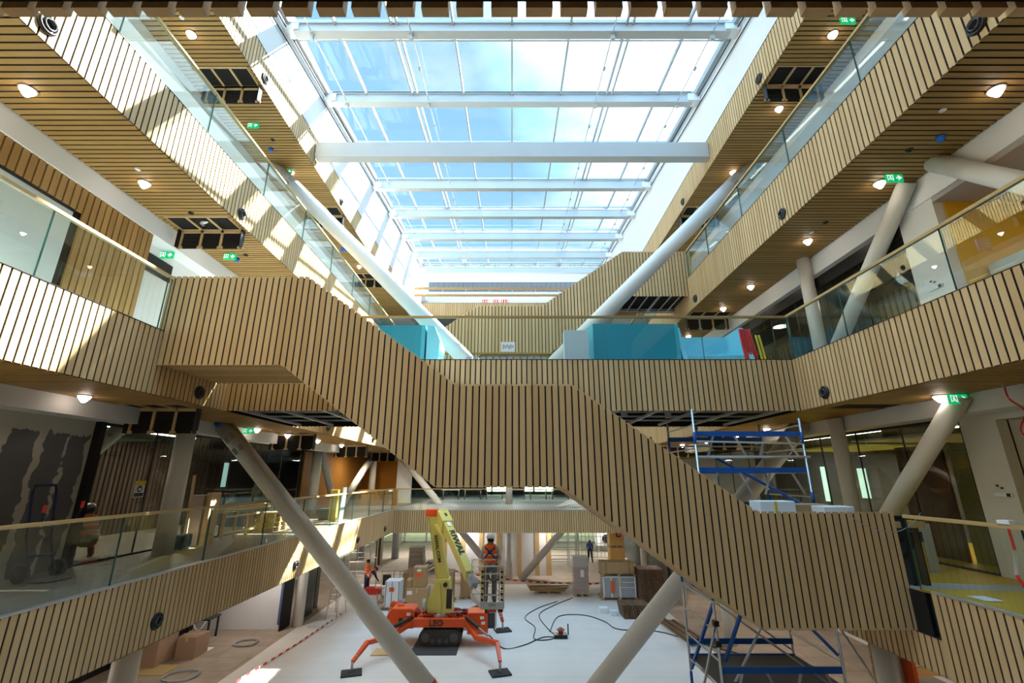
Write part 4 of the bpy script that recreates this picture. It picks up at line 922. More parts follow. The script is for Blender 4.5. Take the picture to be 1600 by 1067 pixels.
# ------------------------------------------------------------------ floor clutter: hoses, cables, tapes, sheets
def cable(name, pts, r, mt, label, cat='cable', group=None, n=6, sub=6):
    P = [Vector(p) for p in pts]; out = []
    for i in range(len(P)-1):
        p0, p1, p2, p3 = P[max(i-1,0)], P[i], P[i+1], P[min(i+2, len(P)-1)]
        for k in range(sub):
            u_ = k/sub; out.append(.5*((2*p1)+(p2-p0)*u_+(2*p0-5*p1+4*p2-p3)*u_*u_+(3*p1-p0-3*p2+p3)*u_**3))
    out.append(P[-1])
    return tag(MB().path(out, r, n).build(name, mt, smooth=True), label, cat, group)
F = .03
cable('power_cable', [(1.9,21.2,F),(1.3,21.3,F),(.5,20.4,F),(-.3,20.0,F),(-.9,20.6,.3)], .022, BLKP, 'black cable running from the reel to the orange lift')
cable('power_cable', [(1.9,21.3,F),(1.55,22.4,F),(1.3,24.5,F),(2.2,26.2,F),(3.1,27.4,F),(3.3,27.7,F)], .022, BLKP, 'black cable looping from the reel to the wrapped stack')
cable('power_cable', [(2.0,21.5,F),(1.5,21.0,F),(.9,21.1,F),(1.0,22.6,F),(.6,24.0,F),(1.3,25.6,F),(2.4,26.9,F)], .022, BLKP, 'second wavy black cable on the white floor')
cable('power_cable', [(1.6,22.0,F),(2.2,24.2,F),(3.4,24.4,F),(4.2,23.4,F),(4.6,22.3,F),(6.2,22.0,F),(7.4,20.6,F),(9.2,18.6,F)], .022, BLKP, 'long black cable crossing behind the right lower brace')
t = thing('cable_reel', 'small black and copper cable reel on the white floor', 'cable reel', (2.0, 21.3, .012)); MB().lathe((2.0,21.3,.14), (0,0,1), [(0,.10),(.14,.1),(.14,.17),(.17,.17),(.18,.12),(.24,.06)], 16).build('spool', mat('copper_red', (.35,.07,.03), .5), t)
MB().box(1.72,2.25,21.1,21.5,.012,.16).box(2.28,2.33,21.3,21.35,.1,.5).build('base', BLKP, t)
def coil(x, y, r, label, z=.02):
    return tag(MB().path([(x+(r+.05*math.sin(i*1.3))*math.cos(i*.5), y+(r+.05*math.cos(i))*math.sin(i*.5), z+.012*(i/12)) for i in range(42)], .02, 5).build('coiled_hose', GREYP), label, 'hose', 'coiled hoses')
coil(-10.5, 20.6, .42, 'grey hose coil in the middle of the left recess floor'); coil(-10.9, 17.5, .5, 'grey hose coil near the bottom edge on the left floor')
def tapeline(pts, label, w=.06, group='red and white barrier tapes', vert=False):
    t = thing('barrier_tape', label, 'barrier tape', pts[0], group); ms = [MB(), MB()]; k = 0
    for a, b in zip(pts, pts[1:]):
        a, b = Vector(a), Vector(b); n = max(1, int((b-a).length/.22))
        for i in range(n):
            ms[k % 2].bar(a+(b-a)*i/n, a+(b-a)*(i+1)/n, .006 if not vert else w, w if not vert else .006, up=(0,0,1)); k += 1
    ms[0].build('red_band', REDW, t); ms[1].build('white_band', WTAPE, t); return t
tapeline([(-8.79,17.0,.06),(-8.4,20.6,.05),(-8.1,24.7,.08)], 'red and white barrier tape running along the left edge of the white floor', .07)
tapeline([(-5.0,32.2,.8),(-3.0,32.0,.45),(-.4,31.8,.12),(1.5,31.3,.06),(4.2,30.8,.05),(6.4,31.2,.08)], 'red and white tape sagging across the far columns', .09)
tapeline([(4.6,12.5,1.6),(5.6,13.6,.9),(6.6,14.6,.5),(8.2,15.2,.4),(10,15.4,.3)], 'red and white tape behind the scaffold tower near the floor', .07)
t = tapeline([(6.47,6.38,5.74),(6.49,6.40,5.4),(6.44,6.42,5.1),(6.5,6.3,4.75),(6.45,6.0,4.3)], 'red and white tape hanging off the right first-floor handrail', .035, 'red and white barrier tapes')
MB().box(6.42,6.52,6.3,6.46,5.70,5.76).build('knot', WTAPE, t)
tag(MB().box(-13.2,-11.6,17.6,18.5,0,.02).build('floor_sheet', mat('ochre_sheet', (.42,.31,.13), .7)), 'ochre hardboard sheet on the dim left floor', 'sheet')
tag(MB().box(-12.6,-11.5,19.7,20.2,0,.02).build('floor_sheet', SHEETW), 'white scrap sheet lying on the left recess floor', 'sheet')
tag(MB().box(-8.95,-8.0,22.6,23.4,.012,.04).build('floor_sheet', PALE), 'grey scrap sheet by the barrier tape', 'sheet')
tag(MB().box(-5.2,-3.8,19.3,20.0,.012,.045).build('plywood_sheet', PINE), 'plywood sheet under the front of the lift', 'sheet')
tag(MB().box(-3.8,-2.05,19.35,21.6,.012,.04).build('rubber_mat', mat('dark_mat', (.05,.05,.055), .7)), 'dark rubber mat beneath the crawler track', 'mat')
tag(MB().box(-2.3,-1.3,22.2,23.9,.012,.04).build('rubber_mat', mat('dark_mat2', (.10,.105,.11), .7)), 'grey mat behind the lift', 'mat')
carton(-13.4,-12.3,18.2,19.2,0,.9,'brown boxes half hidden under the left first-floor fascia', CARD2, [(.2,.5,.4,.8,SHEETW)]); carton(-12.2,-11.5,19.0,19.8,0,.7,'second brown box under the left fascia beside a blue bag', CARD2)
t = thing('work_table', 'dark trestle under the left gallery', 'trestle', (-13.0, 21, 0)); MB().box(-13.6,-12.2,20.8,21.6,.75,.8).build('top', BLKP, t); m = MB()
for x, y in ((-13.5,20.9),(-12.3,20.9),(-13.5,21.5),(-12.3,21.5)): m.box(x, x+.06, y, y+.06, 0, .75)
m.build('leg', BLKP, t)
tag(MB().path([(-11.6, 18.6, 3.5), (-11.6, 18.6, 2.6)] + [(-11.6+.1*i, 18.6-.05*i, 1.6-.5*math.sin(i*.35)) for i in range(9)], .015, 5).build('dangling_wire', SHEETW), 'white wire dangling under the left fascia', 'wire')
# grey case with lettering and straps on the right ground floor
t = thing('equipment_case', 'grey flat case with red and white lettering behind the scaffold', 'case', (6.9, 14.6, 0)); MB().box(5.7,8.3,14.1,15.5,0,.55).build('case_body', mat('case_grey', (.13,.13,.135), .6), t, bevel=.03)
def to_mesh(o):
    bpy.context.view_layer.update()
    me = bpy.data.meshes.new_from_object(o.evaluated_get(bpy.context.evaluated_depsgraph_get())); n = bpy.data.objects.new(o.name.split('.')[0], me); C.objects.link(n)
    n.parent = o.parent; n.location = o.location; n.rotation_euler = o.rotation_euler; WLOC[n] = WLOC.get(o.parent)
    bpy.data.objects.remove(o); return n
def text(s_, size, loc, rot, mt, parent, name='lettering', ext=.003, bold=.0):
    cu = bpy.data.curves.new(name, 'FONT'); cu.body = s_; cu.size = size; cu.extrude = ext; cu.align_x = 'CENTER'; cu.align_y = 'CENTER'; cu.offset = bold
    o = bpy.data.objects.new(name, cu); C.objects.link(o); cu.materials.append(mt)
    if isinstance(rot, Matrix): o.rotation_euler = rot.to_euler(); o.location = Vector(loc) - WLOC.get(parent, Vector())
    else: o.rotation_euler = rot; o.location = Vector(loc) - WLOC.get(parent, Vector())
    if parent: o.parent = parent
    return to_mesh(o)
text('KG', .42, (6.9, 14.09, .28), (R(90),0,0), REDP, t); MB().box(5.9,6.0,14.08,14.09,.1,.4).box(6.1,6.2,14.08,14.09,.15,.4).box(6.3,6.38,14.08,14.09,.1,.35).build('white_print', WHITE, t)
for k, (x, y, z) in enumerate(((7.0,14.5,.55),(6.1,14.4,.55))):
    tag(MB().lathe((x,y,z), (0,0,1), [(0,.16-.04*k),(.12,.2-.05*k),(.2,.1)], 9).build('strap_bundle', BLKP), f'{"large" if k == 0 else "small"} black strap bundle on the grey case', 'strap bundle', 'strap bundles')
tag(MB().box(8.02,8.1,10.6,11.1,0,3.3).build('edge_protector', OLABEL), 'orange edge protector strip beside the lower right column', 'strip')
m = MB()
for k in range(5): m.box(8.2,10.5,12.0+.0*k,12.05,2.0+.22*k,2.17+.22*k)
m.box(8.25,8.33,12.05,12.1,0,3.1).box(10.4,10.48,12.05,12.1,0,3.1)
tag(m.build('slatted_bench_front', OAK_X), 'slatted timber counter front under the right gallery', 'counter')
MBR = MB().box(8.4,9.6,10.8,11.6,0,.9); tag(MBR.build('red_crate', REDP), 'red crate at the bottom right below the fascia', 'crate')

# ------------------------------------------------------------------ boom lift
L = thing('boom_lift', 'orange crawler boom lift with yellow folded boom and outriggers on the white floor', 'boom lift', (-2.85, 20.7, .012))
def track(y0, y1):
    m = MB(); pts = []
    for i in range(14): a = math.pi/2 + math.pi*i/13; pts.append((-3.35+.27*math.cos(a), .34+.27*math.sin(a)))
    for i in range(14): a = -math.pi/2 + math.pi*i/13; pts.append((-2.25+.27*math.cos(a), .34+.27*math.sin(a)))
    m.prism(pts, (0,y0,0), (1,0,0), (0,0,1), (0,1,0), y1-y0)
    o = m.build('crawler_track', DRUB, L); m = MB()
    for i in range(24): x = -3.4+i*.05; m.box(x, x+.02, y0-.01, y1+.01, .04, .075).box(x, x+.02, y0-.01, y1+.01, .605, .64)
    m.build('lug', DRUB, o); m = MB()
    for x in (-3.35,-3.07,-2.8,-2.53,-2.25): m.lathe((x, y0-.012, .34 if x in (-3.35,-2.25) else .22), (0,-1,0), [(0,.17 if x in (-3.35,-2.25) else .09),(.02,.15 if x in (-3.35,-2.25) else .07)], 14)
    m.build('roller', mat('roller_grey', (.09,.09,.09), .6), o)
track(20.15, 20.5); track(21.0, 21.35)
m = MB(); m.box(-4.2,-1.75,20.1,20.35,.70,1.0).box(-4.2,-1.75,21.2,21.4,.70,1.0).box(-4.15,-1.8,20.35,21.2,.72,.85).box(-3.7,-2.1,20.5,21.1,.85,1.02)
m.build('chassis', ORANGE, L, bevel=.02)
text('LEO', .3, (-2.95, 20.09, .85), (R(90), 0, 0), BLKP, L, bold=.01)
m = MB(); m.prism([(-4.95,.62),(-4.95,1.05),(-4.75,1.32),(-3.95,1.32),(-3.85,1.25),(-3.85,.62)], (0,20.25,0), (1,0,0), (0,0,1), (0,1,0), .85); m.build('engine_cover', ORANGE, L, bevel=.04)
MB().lathe((-4.5,20.7,1.32), (0,0,1), [(0,.14),(.05,.13),(.08,.06)], 14).build('filler_cap', ORANGE, L); MB().box(-4.45,-4.3,20.235,20.25,.7,1.0).build('cover_vent', BLKP, L); MB().box(-4.15,-4.0,20.235,20.25,1.08,1.18).build('cover_sticker', SHEETW, L)
MB().box(-1.75,-.95,20.15,21.0,.45,1.2).build('battery_box', ORANGE, L, bevel=.03); MB().box(-.95,-.68,20.2,20.9,.65,1.18).build('control_panel', mat('panel_dark', (.05,.055,.06), .4), L); MB().box(-.67,-.62,20.2,20.9,.6,1.22).build('panel_cover', PALE, L)
MB().box(-1.25,-1.1,20.135,20.15,.98,1.08).box(-1.2,-1.05,20.135,20.15,.8,.9).build('box_sticker', SHEETW, L)
m = MB(); mm = MB(); random.seed(3)
for k in range(16):
    x = random.uniform(-4.0,-1.4); y = random.uniform(20.3,21.1); m.path([(x+.25*math.sin(j*.9+k), y+.1*math.cos(j+k), 1.0+.14*math.sin(j*math.pi/6)) for j in range(7)], .022, 6)
m.build('hydraulic_hose', mat('red_hose', (.30,.02,.015), .4), L)
for x, y in ((-3.9,20.5),(-3.4,20.9),(-2.1,20.5),(-1.9,20.9)): mm.box(x-.12,x+.12,y-.1,y+.1,1.0,1.16)
mm.build('valve_block', BLKP, L)
def leg(a, b, c, d_, nm):
    m = MB(); m.bar(a, b, .15, .17, w2=.14, h2=.15); o = m.build('outrigger_arm', ORANGE, L, bevel=.015)
    MB().bar(b, c, .15, .16, w2=.14, h2=.15).build('outrigger_beam', ORANGE, L, bevel=.015)
    MB().bar(c, (d_[0], d_[1], .35), .15, .15, w2=.11, h2=.11).build('outrigger_foot', ORANGE, L, bevel=.015)
    MB().tube((d_[0], d_[1], .07), (d_[0], d_[1], .36), .045, 12).build('foot_spindle', STEEL, L)
    MB().tube(Vector(a)+Vector((0,0,.18)), Vector(b)*.45+Vector(c)*.55+Vector((0,0,.16)), .04, 10).build('cylinder_rod', STEEL, L)
    va = Vector(a)+Vector((0,0,.18)); vb = Vector(b)*.45+Vector(c)*.55+Vector((0,0,.16)); MB().tube(va, va*.4+vb*.6, .065, 12).build('cylinder', BLKP, L)
    cc = Vector(c)*.5 + Vector((d_[0], d_[1], .35))*.5; m = MB()
    for q in range(4): m.bar(cc + (Vector(c)-cc)*(.5-.25*q) + Vector((0,-.085,0)), cc + (Vector(c)-cc)*(.42-.25*q) + Vector((.0,-.085,0)), .09, .004, up=(0,1,0))
    m.build('warning_stripe', WTAPE, L)
    x, y = d_[:2]
    m = MB(); m.bar((x-.32, y-.1, .04), (x+.32, y+.1, .04), .56, .055); m.build('ground_pad', RUBBER, L, bevel=.01)
leg((-3.9,20.2,.85), (-4.5,19.2,.66), (-5.1,18.4,.72), (-5.36,17.72), 'a'); leg((-1.8,20.2,.85), (-1.3,19.2,.62), (-.52,18.4,.70), (-.40,17.72), 'b')
leg((-1.7,21.2,.9), (-1.1,21.7,1.0), (-.62,22.0,1.05), (-.40,22.15), 'c'); leg((-4.0,21.3,.9), (-4.6,21.9,1.0), (-5.2,22.3,1.05), (-5.4,22.5), 'd')
MB().tube((-2.85,20.7,1.0), (-2.85,20.7,1.14), .42, 28).build('slew_ring', STEEL, L)
m = MB(); m.prism([(-3.35,1.12),(-3.45,1.45),(-3.2,1.95),(-3.1,2.35),(-2.55,2.35),(-2.5,1.9),(-2.35,1.12)], (0,20.35,0), (1,0,0), (0,0,1), (0,1,0), .7); m.build('turret', LIMEY, L, bevel=.03)
MB().box(-2.62,-2.40,20.33,20.36,1.3,2.0).build('turret_recess', BLKP, L); MB().lathe((-2.68,20.34,2.15), (0,-1,0), [(0,.09),(.03,.09),(.04,.05)], 14).build('pin', BLKP, L); MB().bar((-2.85,20.3,1.15),(-2.95,20.3,2.2),.10,.06).build('turret_rib', LIMEY, L)
MB().lathe((-3.42,20.3,1.45), (-1,0,0), [(0,.22),(.12,.2),(.14,.1)], 14).build('motor', GREYP, L)
P0, P1 = Vector((-2.82,20.7,2.25)), Vector((-3.32,20.5,4.75))
MB().bar(P0, P1, .50, .50, up=(0,1,0), w2=.38, h2=.38).build('lower_boom', LIMEY, L, bevel=.02)
MB().bar(P0+Vector((-.2,-.255,0)), P1+Vector((-.15,-.195,0)), .03, .01, up=(0,1,0)).build('boom_edge_strip', mat('olive_strip', (.35,.32,.10), .5), L)
MB().bar(P1-(P1-P0).normalized()*.02, P1+(P1-P0).normalized()*.10, .42, .42, up=(0,1,0)).build('boom_collar', LIMEY, L, bevel=.02)
MB().box(-3.62,-3.1,20.25,20.75,4.72,5.02).build('joint_head', ORANGE, L, bevel=.05)
m = MB(); m.box(-3.12,-2.72,20.15,20.6,4.55,5.0); m.build('joint_housing', LIMEY, L, bevel=.05); MB().lathe((-2.95,20.14,4.8), (0,-1,0), [(0,.1),(.03,.1),(.04,.04)], 14).build('pin', BLKP, L)
Q0, Q1 = Vector((-2.92,20.35,4.75)), Vector((-1.28,15.25,3.42)); dq = (Q1-Q0)
Qm = Q0+dq*.24
MB().bar(Q0, Qm, .44, .52, w2=.42, h2=.50).build('boom_root', LIMEY, L, bevel=.02)
MB().bar(Qm-dq*.02, Q1, .31, .40, w2=.25, h2=.32).build('upper_boom', LIMEY, L, bevel=.02)
MB().bar(Q0+Vector((-.25,-.1,-.35)), Q0+dq*.35+Vector((-.12,0,-.26)), .12, .12).build('lift_cylinder', LIMEY, L)
MB().bar(Q0+dq*.26+Vector((0,0,.2)), Q0+dq*.34+Vector((0,0,.2)), .12, .07).build('cable_guide', SHEETW, L)
def on_boom(s_, size, u_, a, b, mt, off, sidev, stretch=1):
    # text along a beam, on the face that looks to the camera
    x = (b-a).normalized(); nrm = sidev - x*sidev.dot(x); nrm.normalize(); y = nrm.cross(x)
    rot = Matrix((x, y, nrm)).transposed(); p = a + (b-a)*u_ + nrm*off
    o = text(s_, size, p, rot, mt, L, bold=.006); o.scale = (stretch, 1, 1); return o
on_boom('RIWAL', .27, .60, Q0, Q1, BLKP, .20, Vector((-.02,-.2,1)), 2.7)
on_boom('RIWAL.COM', .19, .5, P1, P0, BLKP, .235, Vector((0,-1,0)))
on_boom('RIWAL', .13, .12, Q0, Q1, BLKP, .27, Vector((.2,-.3,1)))
# basket
BR_ = Matrix.Rotation(R(-17), 3, 'Z'); B0 = Vector((-.23, 14.0, 2.86))
def bk(x, y, z): return B0 + Matrix.Rotation(R(19), 3, 'Z') @ Vector((-x, y, z))     # x: to the left, y: away
def bk(x, y, z): return B0 + Vector((-x - .33*y, y, z))
bw, bd = .62, 1.1
K = MB()
for x in (0, bw):
    for y in (0, bd): K.tube(bk(x,y,0), bk(x,y,1.05), .02, 8)
for z in (.12,.33,.68,.86,1.05):
    K.tube(bk(0,bd,z), bk(bw,bd,z), .014, 8); K.tube(bk(bw,0,z), bk(bw,bd,z), .014, 8); K.tube(bk(0,0,z), bk(0,bd,z), .014, 8)
    K.tube(bk(0,0,z), bk(bw,0,z), .018 if z < 1 else .022, 8)
for x in (.12,.5): K.tube(bk(x,0,.1), bk(x,0,1.05), .013, 8)
cage = K.build('basket_cage', ALU, L, smooth=True)
m = MB(); vs = [bk(0,0,-.02), bk(bw,0,-.02), bk(bw,bd,-.02), bk(0,bd,-.02), bk(0,0,.0), bk(bw,0,.0), bk(bw,bd,.0), bk(0,bd,.0)]
m.add(vs, [(0,3,2,1),(4,5,6,7),(0,1,5,4),(1,2,6,5),(2,3,7,6),(3,0,4,7)]); m.build('basket_floor', ALU, L)
def plate(a, b, z0, z1, nm, mt, par=L, off=.012):
    a0, b0 = bk(*a, z0), bk(*b, z0); h = z1-z0; c0 = (a0+b0)/2; dd = (b0-a0)
    return MB().bar(a0+Vector((0,-off,h/2)), b0+Vector((0,-off,h/2)), .012, h).build(nm, mt, par)
plate((0,0), (bw,0), 0, .16, 'kick_plate', ALU); plate((bw,0), (bw,bd), 0, .14, 'kick_plate', ALU)
plate((.19,0), (.44,0), .05, .12, 'number_plate', WHITE, off=.024)
cp = bk(.315,0,.085); text('ESP050', .07, (cp.x, cp.y-.034, cp.z), (R(90),0,0), BLKP, L)
for x in (.05, bw-.03):
    mY, mK = MB(), MB()
    for q in range(12):
        z = .2+q*.07; (mY if q % 2 else mK).bar(bk(x-.03,0,z)+Vector((0,-.026,0)), bk(x+.03,0,z+.035)+Vector((0,-.026,0)), .006, .055)
    mY.build('hazard_yellow', YELP, L); mK.build('hazard_black', BLKP, L)
MB().bar(Q1, bk(bw*.9, bd*.9, .35), .2, .22).build('basket_mount', GREYP, L); m = MB()
m.box(bk(.5,0,0).x-.02, bk(.4,0,0).x, 14.1, 14.3, 2.72, 2.83); m.box(bk(.12,0,0).x-.03, bk(.02,0,0).x, 14.1, 14.3, 2.75, 2.83); m.build('basket_bumper', BLKP, L)
MB().box(bk(.35,0,0).x-.1, bk(.35,0,0).x+.15, 14.05, 14.5, 2.76, 2.82).build('under_tray', ORANGE, L); MB().box(bk(.0,0,0).x-.55, bk(0,0,0).x-.2, 14.9, 15.05, 3.75, 4.05).build('control_box', BLKP, L)
m = MB(); m.path([bk(.45,.05,.95), bk(.4,.0,.75), bk(.3,-.02,.66), bk(.15,.0,.72), bk(.1,.1,.95)], .02, 6); m.build('lanyard', BLKP, L)

# ------------------------------------------------------------------ people
def person(label, loc, rotz, J, R_, mats, base, scale=1.0, helmet=HELM, vest=True, hair=HAIR, harness=False):
    """J: joint name -> (x, y, z) with the figure facing +y; edges follow the body; one skinned surface coloured by the nearest bone."""
    rot = Matrix.Rotation(rotz, 4, 'Z'); Mx = Matrix.Translation(loc) @ rot @ Matrix.Scale(scale, 4)
    root = thing('person', label, 'person', loc)
    names = list(J); idx = {n: i for i, n in enumerate(names)}
    E_ = [(a, b) for a, b in EDGES if a in J and b in J]
    verts = [Vector(J[n]) for n in names]; edges = [(idx[a], idx[b]) for a, b in E_]; rad = [R_.get(n, .04) for n in names]
    # five fingers on each hand
    for s_ in ('l', 'r'):
        w = Vector(J['hand_'+s_]); d = (w - Vector(J['wrist_'+s_])).normalized(); side = d.cross(Vector((0,0,1)));
        if side.length < .2: side = d.cross(Vector((0,1,0)))
        side.normalize(); up = side.cross(d)
        for k, (o_, ln) in enumerate(((-.028,.060),(-.010,.075),(.010,.070),(.028,.055))):
            b0 = w + side*o_ + d*.03; b1 = b0 + d*ln*.5 - up*.012; b2 = b1 + d*ln*.4 - up*.03
            n0 = len(verts); verts += [b0, b1, b2]; rad += [.011, .009, .008]; edges += [(idx['hand_'+s_], n0), (n0, n0+1), (n0+1, n0+2)]; names += ['f_'+s_]*3
        sg = -1 if s_ == 'l' else 1
        t0 = w - d*.02 + side*(.035*sg); t1 = t0 + d*.04 + side*(.02*sg); n0 = len(verts); verts += [t0, t1]; rad += [.012, .009]; edges += [(idx['hand_'+s_], n0), (n0, n0+1)]; names += ['f_'+s_]*2
    me = bpy.data.meshes.new('body'); me.from_pydata([tuple(v) for v in verts], edges, []); ob = bpy.data.objects.new('body_tmp', me); C.objects.link(ob)
    sk = ob.modifiers.new('skin', 'SKIN'); sk.use_smooth_shade = True
    for i, v in enumerate(me.skin_vertices[0].data): v.radius = (rad[i], rad[i]); v.use_root = (i == idx['pelvis'])
    sb = ob.modifiers.new('sub', 'SUBSURF'); sb.levels = sb.render_levels = 1
    dg = bpy.context.evaluated_depsgraph_get(); em = bpy.data.meshes.new_from_object(ob.evaluated_get(dg)); bpy.data.objects.remove(ob)
    for m_ in mats.values(): em.materials.append(m_)
    mk = list(mats)
    for p in em.polygons:
        c = p.center; best, bn = 9, None
        for (a, b) in E_:
            va, vb = Vector(J[a]), Vector(J[b]); ab = vb-va; t_ = max(0, min(1, (c-va).dot(ab)/max(ab.length_squared, 1e-6))); dd = (c-(va+ab*t_)).length
            if dd < best: best, bn = dd, b if t_ > .15 or (a, b) not in TRUNK else a
        p.material_index = mk.index(base(bn, c)); p.use_smooth = True
    body = bpy.data.objects.new('body', em); C.objects.link(body); em.transform(Matrix.Translation(-Vector(loc)) @ Mx); body.parent = root; WLOC[body] = Vector(loc)
    def tp(v): return Mx @ Vector(v)
    H_ = Vector(J['head']); upv = (H_ - Vector(J['neck'])).normalized(); fw = Vector((0,1,0)) - upv*upv.y; fw.normalize(); sdv = fw.cross(upv)
    def hp(a, b, c): return tp(H_ + sdv*a + fw*b + upv*c)
    # face: nose, eyes, mouth, ears
    MB().bar(hp(0,.105,-.01), hp(0,.125,-.035), .02, .03).build('nose', SKIN, root); m = MB()
    for s_ in (-1, 1): m.lathe(hp(s_*.034,.092,.012), Mx.to_3x3() @ fw, [(0,.011),(.006,.008)], 8)
    m.build('eye', BLKP, root); MB().bar(hp(-.025,.097,-.065), hp(.025,.097,-.065), .008, .01).build('mouth', mat('lips', (.35,.12,.10), .5), root); m = MB()
    for s_ in (-1, 1): m.lathe(hp(s_*.083,0,-.01), Mx.to_3x3() @ (sdv*s_), [(0,.03),(.015,.02)], 8)
    m.build('ear', SKIN, root)
    ax = Mx.to_3x3() @ upv
    if helmet:
        h = MB(); h.lathe(hp(0,-.005,.035), ax, [(-.02,.128),(0,.13),(.05,.122),(.10,.095),(.13,.05),(.14,.01)], 20); ho = h.build('helmet', helmet, root, smooth=True)
        MB().bar(hp(0,.10,.035), hp(0,.175,.025), .17, .012).build('helmet_peak', helmet, ho)
        MB().lathe(hp(0,-.01,-.02), ax, [(-.06,.085),(-.02,.098),(.02,.10)], 16).build('hair', hair, root, smooth=True)
    else: MB().lathe(hp(0,-.018,-.01), ax, [(-.05,.09),(0,.10),(.05,.104),(.09,.085),(.12,.04)], 18).build('hair', hair, root, smooth=True)
    if vest:
        pv, sp_, ch, nk = [Vector(J[k]) for k in ('pelvis','spine','chest','neck')]
        a = pv*.55+sp_*.45; dirv = (nk-a).normalized(); rx = [.175,.17,.18,.205,.215,.15]; ry = [.135,.125,.13,.14,.125,.09]; vs, fs = [], []; n = 22
        side = Vector((1,0,0)); fr = dirv.cross(side)*-1
        Lh = (nk-a).length
        for q in range(6):
            c = a + dirv*Lh*(q/5)*.97
            for i in range(n): th = 2*math.pi*i/n; vs.append(tp(c + side*math.cos(th)*rx[q] + fr*math.sin(th)*ry[q]))
        for q in range(5):
            for i in range(n): fs.append((q*n+i, q*n+(i+1)%n, (q+1)*n+(i+1)%n, (q+1)*n+i))
        vo = MB().add(vs, fs).build('hi_vis_vest', HIVIS, root, smooth=True)
        m = MB()
        for q in (.16, .42):
            for i in range(n):
                def rr(tt, th):
                    f_ = tt*5; i0 = int(f_); u_ = f_-i0; return (rx[i0]*(1-u_)+rx[i0+1]*u_+.006)*math.cos(th), (ry[i0]*(1-u_)+ry[i0+1]*u_+.006)*math.sin(th)
                vv = []
                for tt, ti in ((q, i), (q, i+1), (q+.085, i+1), (q+.085, i)):
                    th = 2*math.pi*ti/n; ex, ey = rr(tt, th); vv.append(tp(a + dirv*Lh*tt*.97 + side*ex + fr*ey))
                m.add(vv, [(0,1,2,3)])
        m.build('reflective_band', REFL, vo)
        if harness:
            m = MB()
            for s_ in (-1, 1):
                pts = [(s_*.14, .86), (s_*.06, .72), (0, .60), (-s_*.08, .46), (-s_*.16, .22)]
                for (x0, t0), (x1, t1) in zip(pts, pts[1:]):
                    def q_(x, t_):
                        f_ = t_*5; i0 = min(int(f_), 4); u_ = f_-i0; X = rx[i0]*(1-u_)+rx[i0+1]*u_; Y = ry[i0]*(1-u_)+ry[i0+1]*u_; xx = min(abs(x), X*.98); 
                        return tp(a + dirv*Lh*t_*.97 + side*x - fr*0 + Vector((0,-1,0))*(Y*math.sqrt(max(0, 1-(xx/X)**2))+.014))
                    m.bar(q_(x0,t0), q_(x1,t1), .04, .012, up=(0,1,0))
            c0 = tp(a + dirv*Lh*.58 + Vector((0,-.15,0))); m.box(c0.x-.05, c0.x+.05, c0.y-.02, c0.y+.02, c0.z-.05, c0.z+.05)
            m.build('harness', NAVY, root)
    return root
EDGES = [('pelvis','spine'),('spine','chest'),('chest','neck'),('neck','head'),('head','crown'),('chest','sh_l'),('chest','sh_r'),('sh_l','el_l'),('sh_r','el_r'),('el_l','wrist_l'),('el_r','wrist_r'),('wrist_l','hand_l'),('wrist_r','hand_r'),
         ('pelvis','hip_l'),('pelvis','hip_r'),('hip_l','knee_l'),('hip_r','knee_r'),('knee_l','ank_l'),('knee_r','ank_r'),('ank_l','toe_l'),('ank_r','toe_r')]
TRUNK = {('pelvis','spine'),('spine','chest'),('chest','neck')}
RAD = dict(pelvis=.135, spine=.12, chest=.145, neck=.06, head=.095, crown=.075, sh_l=.075, sh_r=.075, el_l=.046, el_r=.046, wrist_l=.03, wrist_r=.03, hand_l=.036, hand_r=.036, hip_l=.11, hip_r=.11, knee_l=.078, knee_r=.078, ank_l=.06, ank_r=.06, toe_l=.042, toe_r=.042)
def colours(sleeve, trousers):
    def f(b, c):
        if b in ('head','crown','neck'): return 'skin'
        if b in ('wrist_l','wrist_r'): return sleeve[1]
        if b in ('hand_l','hand_r'): return 'skin'
        if b in ('toe_l','toe_r'): return 'boot'
        if b in ('knee_l','knee_r','ank_l','ank_r','hip_l','hip_r','pelvis'): return 'trousers'
        return 'shirt'
    return f
STAND = dict(pelvis=(0,0,.95), spine=(0,0,1.12), chest=(0,0,1.33), neck=(0,.01,1.52), head=(0,.03,1.64), crown=(0,.02,1.72), sh_l=(-.19,0,1.42), sh_r=(.19,0,1.42), el_l=(-.27,.05,1.15), el_r=(.27,.05,1.15),
             wrist_l=(-.22,.27,1.08), wrist_r=(.22,.27,1.08), hand_l=(-.20,.35,1.08), hand_r=(.20,.35,1.08), hip_l=(-.11,0,.90), hip_r=(.11,0,.90), knee_l=(-.15,.02,.50), knee_r=(.15,.02,.50), ank_l=(-.17,0,.08), ank_r=(.17,0,.08), toe_l=(-.19,.16,.045), toe_r=(.19,.16,.045))
person('person in orange vest, navy harness and white helmet standing in the lift basket', (-.63, 14.5, 2.862), R(-6), dict(STAND, ank_l=(-.12,0,.08), ank_r=(.12,0,.08), toe_l=(-.13,.16,.045), toe_r=(.13,.16,.045), knee_l=(-.12,.02,.5), knee_r=(.12,.02,.5)), RAD, dict(skin=SKIN, shirt=TEE, trousers=GTROU, boot=BOOT), colours(('', 'skin'), ''), 1.03, harness=True)
BEND = dict(STAND); BEND.update(spine=(0,.07,1.10), chest=(0,.24,1.24), neck=(0,.40,1.36), head=(0,.50,1.42), crown=(0,.57,1.46), sh_l=(-.19,.30,1.30), sh_r=(.19,.30,1.30), el_l=(-.22,.42,1.05), el_r=(.22,.42,1.05), wrist_l=(-.18,.52,.85), wrist_r=(.18,.58,.86), hand_l=(-.17,.55,.77), hand_r=(.17,.62,.78), pelvis=(0,-.05,.95), knee_l=(-.12,.06,.5), knee_r=(.12,-.02,.5))
